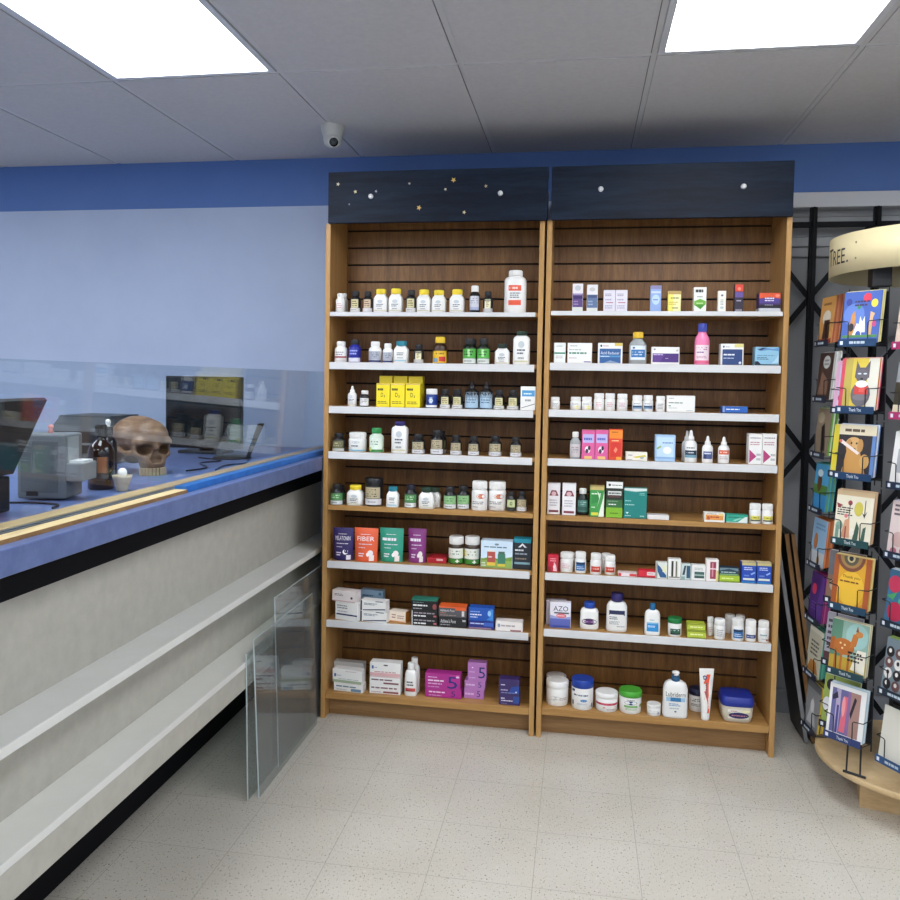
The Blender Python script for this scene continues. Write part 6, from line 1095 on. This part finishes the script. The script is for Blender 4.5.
# main column (faces front left), seven pockets
PM = (.852, 3.072); A1 = 224
ART = [
 ('3f5fb0', ['e8dc7a', 'efe8b4'], [c(.3, .55, .28, .22, '5a7cc8'), c(.62, .87, .11, .09, 'd8304a'), c(.82, .76, .09, .08, 'e6d23c'), c(.42, .7, .05, .05, '2f8a5a'), c(.14, .8, .08, .07, '2a3a8c'), l(.3, .7, .72, .84, '3a2a5a', 2),
   p([(.2, .1), (.24, .55), (.32, .62), (.36, .5), (.34, .1)], 'c98a4a'), p([(.72, .1), (.74, .6), (.86, .56), (.82, .48), (.8, .1)], 'd8b07a'), p([(.44, .2), (.48, .52), (.54, .4), (.6, .52), (.64, .2)], 'e8ecf2'), p([(.3, .12), (.4, .38), (.52, .34), (.56, .1)], 'f0ece6'), c(.46, .16, .07, .07, '2f52a8'), r(.04, .1, .96, .15, '4a8a4a'), c(.86, .36, .06, .06, 'c84a8a'), c(.26, .3, .07, .08, '2a2024')],
  'blue greeting card with giraffes and balloons', '173c62', ''),
 ('d8c040', ['d0405a', 'd86a40', 'f0ece4'], [r(0, 0, .1, 1, 'cf4058'), r(.72, .0, 1, 1, 'd9d6c8'), r(.1, .0, .3, 1, 'b9a64a'), p([(.38, .62), (.4, .96), (.5, .82), (.64, .82), (.76, .96), (.76, .62)], '57525a'), c(.57, .66, .17, .13, '5f5a62'), c(.57, .3, .26, .24, '625d64'), c(.5, .7, .05, .015, 'cfd6e6'), c(.65, .7, .05, .015, 'cfd6e6'), c(.57, .6, .04, .02, '1a181c'), r(.4, .3, .76, .46, 'cc3a34'), c(.58, .5, .16, .07, 'f0eef0'), c(.57, .24, .2, .06, '736e74'), r(.52, .34, .66, .42, 'd8564a')],
  'yellow greeting card with grey cat holding red mug', '17385c', 'Thank You'),
 ('241d20', ['5a7cb4', 'b9cbe4', 'f0eee8'], [r(0, .8, 1, 1, 'd9cdb0'), r(.9, 0, 1, .8, '5a7cb4'), l(.15, .84, .85, .95, '5a4a3a', 1), c(.42, .62, .22, .14, 'd0a468'), c(.3, .58, .08, .14, 'b98a4e'), c(.6, .6, .08, .13, 'b98a4e'), p([(.15, .04), (.25, .5), (.6, .5), (.8, .04)], 'c08e4a'), c(.74, .3, .13, .14, 'c69a5a'), c(.43, .52, .06, .03, '1a1414'), c(.36, .64, .025, .02, '1a1414'), c(.5, .64, .025, .02, '1a1414'), p([(.02, .66), (.1, .7), (.6, .46), (.55, .42)], 'e6d8d4'), c(.06, .67, .05, .03, 'd06a5a')],
  'dark greeting card with golden dog carrying a bone', '17385c', 'Thank You'),
 ('e3dcc6', ['d2ac84', 'c09a78', 'd9bc98'], [r(0, .9, 1, 1, 'cfb48c'), c(.38, .76, .06, .05, '9a3a44'), r(.37, .3, .39, .76, '3a3a34'), c(.62, .66, .12, .14, 'c9bc52'), l(.05, .5, .5, .68, '3a3634', 4), p([(.2, .08), (.28, .42), (.4, .46), (.44, .08)], 'cf9a78'), p([(.52, .05), (.6, .42), (.68, .3), (.66, .05)], '3f5a4a'), p([(.74, .05), (.78, .3), (.86, .34), (.84, .05)], '4a6a5a'), c(.3, .5, .05, .04, 'd87a80'), r(.78, .5, .8, .84, '2f302c'), p([(.72, .6), (.79, .5), (.86, .64), (.79, .56)], '2f302c'), c(.14, .3, .1, .08, '8fae9a'), r(.05, .05, .14, .3, '7a9a8a'), p([(.02, .74), (.2, .7), (.06, .64)], '8c3a3a'), r(.3, .05, .34, .3, '9a4a40'), c(.5, .2, .06, .08, 'e8e4d6')],
  'cream greeting card with doodled trees and flowers', '1f4448', 'Thank You'),
 ('c98a2c', ['e6cf86', 'd9b866', 'efe0a8'], [c(.5, .5, .55, .5, 'd8a032'), c(.5, .38, .36, .34, 'e6b83c'), r(0, .0, .14, 1, 'a5562c'), r(.86, .0, 1, 1, 'a5562c'), c(.45, 1.0, .38, .3, '7a4a3a', 24), c(.45, 1.0, .30, .23, 'a4804e', 24), c(.45, .98, .2, .16, '5a5648', 20), c(.45, .97, .11, .09, 'c7b98a'), c(.45, .96, .06, .05, '26242c'), t('Thank you', .26, .56, .74, .63, '5a2f1a'), l(.2, .48, .85, .54, '7a4a2a', 1), r(.0, .0, 1, .06, '8a4a34')],
  'orange greeting card with round mandala above thanks', '1f4058', 'Thank You'),
 ('8fb0a4', ['ddd8b8', 'eae4cc', 'cfc8a4'], [r(0, 0, 1, .3, 'b89c3a'), r(0, .3, .3, 1, '5f8a74'), c(.7, .75, .3, .25, '9cc4c0'), c(.36, .5, .3, .16, 'b56a30'), p([(.52, .5), (.6, .78), (.76, .82), (.7, .56)], 'bf7438'), c(.76, .8, .1, .06, 'c88448'), p([(.66, .84), (.7, .96), (.74, .84)], '8a4a24'), r(.14, .02, .2, .44, 'a8602c'), r(.3, .02, .36, .42, 'b56a30'), r(.5, .04, .56, .42, 'a8602c'), p([(.6, .1), (.98, .06), (.98, .5), (.75, .5)], 'e8e2d2'), l(.5, .24, .95, .46, '2a2622', 3), p([(.0, .62), (.12, .66), (.1, .4), (.0, .4)], 'a8602c'), c(.4, .54, .03, .02, 'ead0a0'), c(.28, .56, .03, .02, 'ead0a0'), c(.34, .47, .03, .02, 'ead0a0')],
  'green greeting card with orange spotted deer', '1f3f48', 'Thank You'),
 ('ecebea', ['c6dce4', 'b4d0dc', 'e6eef0'], [r(.08, .06, .86, .92, '6a6a9c'), r(.2, .06, .32, .92, 'b0a4c0'), p([(.34, .1), (.42, .8), (.52, .8), (.5, .1)], 'd86a7c'), r(.52, .06, .6, .92, '8a6a9a'), r(.6, .06, .86, .92, 'a8847c'), p([(.6, .5), (.7, .84), (.76, .8), (.64, .4)], '2a2430'), p([(.08, .75), (.22, .86), (.26, .74), (.12, .68)], '2f3044'), c(.42, .6, .05, .2, 'e89a9c'), r(.24, .06, .3, .6, '4a4a8c')],
  'white bordered greeting card with purple and pink stripes', '2a3a6c', 'Thank You')]
for k, (base, edge, art, lab, sc_, tx) in enumerate(ART):
    zb = 1.578 - .2212 * k
    pocket((PM[0], PM[1], 0), A1, zb, 0, sc_, tx)
    cards((PM[0], PM[1], 0), A1, zb, base, edge, art, lab)
# a second shorter pack tucked beside the main column (white slivers to its left)
# left column, nearly edge-on, eight pockets
PLc = (.868, 3.42); A2 = 186
ARTL = [('d9a05a', ['c9764e', 'b5623e', 'd48a5c'], [c(.5, .55, .3, .16, 'e8dcc8'), p([(.3, .1), (.35, .5), (.75, .5), (.8, .1)], '4a3026'), r(0, 0, 1, .1, 'b04a3a'), l(.2, .8, .8, .9, '8a5a2a', 1)], 'orange greeting card with brown and white dog'),
 ('4a3630', ['d9d8d2', 'c6c6c0', 'eeeeea'], [c(.55, .8, .26, .14, 'cfd0cc'), l(.4, .72, .75, .88, '8a8a88', 2), p([(.1, .1), (.3, .6), (.8, .4), (.8, .1)], '8a6a58')], 'brown greeting card with pale oval, in left column'),
 ('8a7a68', ['5a9a3a', '7ab04a', 'e6ead8'], [p([(.5, .1), (.4, .6), (.6, .7), (.8, .1)], '1f1c1c'), c(.3, .8, .25, .12, 'a89a80')], 'tan greeting card with black cat silhouette, green envelopes'),
 ('4a9ac8', ['3f8aa8', '6aa05a', '4fb0b4'], [r(0, 0, 1, .35, '3a8ac0'), r(0, .35, 1, .55, '4a7a3a'), c(.4, .6, .16, .2, '5a3a28'), c(.4, .8, .2, .08, 'cfe4ea')], 'bright blue greeting card with small brown animal'),
 ('8fb4d4', ['c8743e', 'd9884e', 'b9602e'], [c(.3, .5, .14, .18, 'b5703a'), r(0, 0, 1, .3, 'c6ccd0'), l(.2, .76, .9, .92, '5f8cb4', 2), c(.6, .12, .1, .1, '8a6a40')], 'pale blue greeting card with orange envelopes'),
 ('4a2a70', ['b03a80', '8c2f78', 'c85a94'], [c(.3, .65, .16, .12, 'd03a5a'), p([(.5, 0), (1, 0), (1, 1), (.8, 1)], '5f3a8c'), l(.2, .2, .9, .4, '6a4a9a', 3)], 'purple greeting card with red flower, magenta envelopes'),
 ('c6c2ae', ['4fa890', '3f9480', '6fbca4'], [l(.2, .4, .8, .75, '3a3a34', 4), p([(.1, .05), (.3, .3), (.7, .3), (.9, .05)], 'b0783a'), r(0, .9, 1, 1, 'd8d4c4')], 'beige greeting card with black lettering, teal envelopes'),
 ('8a8c90', ['d8b82c', 'e6cc4a', '5a5c60'], [p([(.2, .1), (.5, .7), (.85, .1)], 'b9bcc0'), c(.5, .5, .14, .14, 'd6d8da'), r(0, .85, 1, 1, '5f6166')], 'grey greeting card with yellow envelopes, lowest of left column')]
for k, (base, edge, art, lab) in enumerate(ARTL):
    zb = 1.590 - .2055 * k
    pocket((PLc[0], PLc[1], 0), A2, zb, 0, '1c2438', '', CW, .068)
    cards((PLc[0], PLc[1], 0), A2, zb, base, edge, art, lab, n=6, tilt=.09)
# cards in pockets set back behind the main column, showing to its left
PB = (.865, 3.181)
ARTB = {1: ('d9a8c4', ['c87aa8', 'e6dce4'], [r(.1, .1, .9, .9, 'cfc0dc'), l(.15, .5, .5, .85, '8a5a80', 3), c(.2, .25, .08, .08, 'b04a80')], 'pink and lilac greeting card showing left of cat card'),
        2: ('e2d034', ['d8c640', 'efe6a0'], [r(.16, .06, .9, .92, '9aa4b4'), r(.16, .06, .9, .34, '3a3c48'), r(.4, .3, .43, .92, '3a3c44'), r(.66, .3, .69, .92, '3a3c44'), r(.16, .6, .9, .63, '3a3c44'), r(.16, .06, .3, .2, 'd8c060')], 'yellow bordered greeting card behind the dog card'),
        4: ('8a6a58', ['b09880', 'd8d0c4'], [r(0, .5, .5, 1, '6a6a70'), c(.2, .3, .12, .12, 'b0a090')], 'brown greeting card showing left of mandala card'),
        5: ('a8a4b0', ['8a8694', 'd6d4da'], [l(.05, .3, .5, .9, '4a4650', 5), r(0, 0, .4, .2, '5a3a40')], 'grey patterned greeting card showing left of deer card'),
        6: ('9cae5a', ['c9d0a0', 'dfe2d0'], [c(.2, .8, .14, .12, '2a2430'), c(.12, .4, .12, .14, 'e2e0e6'), c(.24, .2, .1, .1, '3a4a8c')], 'green mottled greeting card left of white bordered card')}
for k, (base, edge, art, lab) in ARTB.items():
    zb = 1.572 - .2212 * k
    pocket((PB[0], PB[1], 0), A1, zb, 0, '1c2438', '')
    cards((PB[0], PB[1], 0), A1, zb, base, edge, art, lab, n=2)
# right column, seven pockets
PR = (.975, 2.932); A3 = 208
ARTR = [('d3c0b0', WE, [c(.6, .62, .16, .12, '5a3a30'), p([(.4, .1), (.45, .6), (.8, .6), (.85, .1)], '8a5a48'), l(.2, .84, .8, .94, 'a06a70', 1)], 'beige greeting card with brown figure, top right column', 'a02a60', ''),
 ('8f949a', WE, [r(0, .0, 1, .2, 'd8ccb0'), r(0, .2, 1, .62, '3a3426'), c(.5, .62, .3, .07, 'c8b070'), c(.4, .66, .05, .04, 'f8e8b0'), l(.3, .86, .8, .94, '6a7078', 1), r(.3, .2, .34, .5, '1c1a14')], 'landscape greeting card with glowing light at dusk', 'a02a60', ''),
 ('e4e2e0', WE, [r(.15, .24, 1, .68, 'a9abb0'), p([(.3, .3), (.5, .6), (.7, .5), (.6, .3)], '5a5c62'), p([(.5, .4), (.9, .64), (.8, .4)], '7a7c82')], 'white greeting card with grey photograph', '1a2840', ''),
 ('d9c8c6', ['b9aac8', 'e0d6e0'], [l(.08, .72, .92, .96, '6a5a60', 3), c(.3, .3, .2, .14, 'c9a8a4'), c(.7, .36, .16, .12, '9a7a70'), c(.5, .1, .12, .07, 'b05a70'), c(.2, .08, .1, .06, 'b86a80'), c(.8, .12, .1, .06, 'a8506a')], 'pink floral greeting card with dark writing', '1a2840', ''),
 ('3a6a8c', ['c9d4dc', 'e0e6ea'], [c(.2, .74, .2, .16, 'c03a5a'), c(.3, .24, .24, .18, 'b82f50'), c(.65, .62, .24, .12, '5a4a9a'), c(.55, .62, .08, .06, 'e8b070'), c(.78, .62, .08, .06, 'e8b070'), c(.55, .62, .04, .03, '1a1420'), c(.78, .62, .04, .03, '1a1420'), p([(.0, .5), (.3, .6), (.2, .44)], '4a9a5a'), c(.7, .3, .24, .18, '3f7ac0'), c(.5, .45, .14, .08, '4fa88a'), c(.84, .86, .14, .1, '4a8a4a')], 'colourful greeting card with owl among red flowers', '16283a', ''),
 ('7a8a94', ['8aae4a', 'b4cc7a'], [c(.8, .7, .4, .3, '8fb8e0')] + [c(.15 + .27 * (j % 3), .15 + .2 * (j // 3), .12, .1, ['2a2428', 'e2e0de', '6a4a48'][(j * 2 + j // 3) % 3]) for j in range(12)] + [c(.15 + .27 * (j % 3), .17 + .2 * (j // 3), .045, .04, ['e8e6e4', '1c181c', 'd8d4d2'][(j * 2 + j // 3) % 3]) for j in range(12)], 'greeting card crowded with black and white animals', '16283a', ''),
 ('d9d6cc', WE, [], 'plain blank cream card in lowest right pocket', '1f4a78', '')]
for k, (base, edge, art, lab, sc_, tx) in enumerate(ARTR):
    zb = 1.565 - .2212 * k
    pocket((PR[0], PR[1], 0), A3, zb, 0, sc_, tx)
    cards((PR[0], PR[1], 0), A3, zb, base, edge, art, lab, n=1 if k == 6 else 4)
# display foot in front of the lowest main pocket
m_ = MB(); F0 = Vector((.925, 3.005, 0)) - RC
m_.tube([(F0.x - .018, F0.y + .012, .146), (F0.x - .01, F0.y + .03, .245)], .003, RB); m_.tube([(F0.x + .018, F0.y - .012, .146), (F0.x + .024, F0.y + .008, .245)], .003, RB)
m_.tube([(F0.x - .026, F0.y + .018, .144), (F0.x + .032, F0.y - .024, .144)], .005, RB); m_.tube([(F0.x - .01, F0.y + .03, .245), (F0.x + .024, F0.y + .008, .245)], .003, RB); m_.build('wire_foot', rack)

# ------------------------------------------------------------------ world, camera, view
w = bpy.data.worlds.new('ambient_fill'); sc.world = w; w.use_nodes = True
bg = w.node_tree.nodes['Background']; bg.inputs[0].default_value = (.92, .96, 1.0, 1); bg.inputs[1].default_value = .6  # even background added as soft fill through the open rear, not window daylight
cam = bpy.data.cameras.new('camera'); co = bpy.data.objects.new('camera', cam); COL.objects.link(co)
yaw, pit, rol = math.radians(9.8893), math.radians(-2.4837), math.radians(.9734)
fw = Vector((-math.sin(yaw) * math.cos(pit), math.cos(yaw) * math.cos(pit), math.sin(pit))); rt = Vector((math.cos(yaw), math.sin(yaw), 0)); up = rt.cross(fw)
r2 = rt * math.cos(rol) + up * math.sin(rol); u2 = up * math.cos(rol) - rt * math.sin(rol)
M = Matrix((r2, u2, -fw)).transposed().to_4x4(); M.translation = Vector((0, 0, 1.4349)); co.matrix_world = M
cam.sensor_width = 36; cam.lens = 855.15 / 900 * 36; cam.shift_x = (450 - 431.54) / 900; cam.shift_y = (416.63 - 450) / 900; cam.clip_start = .05
sc.camera = co
sc.view_settings.view_transform = 'Standard'; sc.view_settings.look = 'None'; sc.view_settings.exposure = 0.72; sc.view_settings.gamma = 1.0; sc.view_settings.use_curve_mapping = False
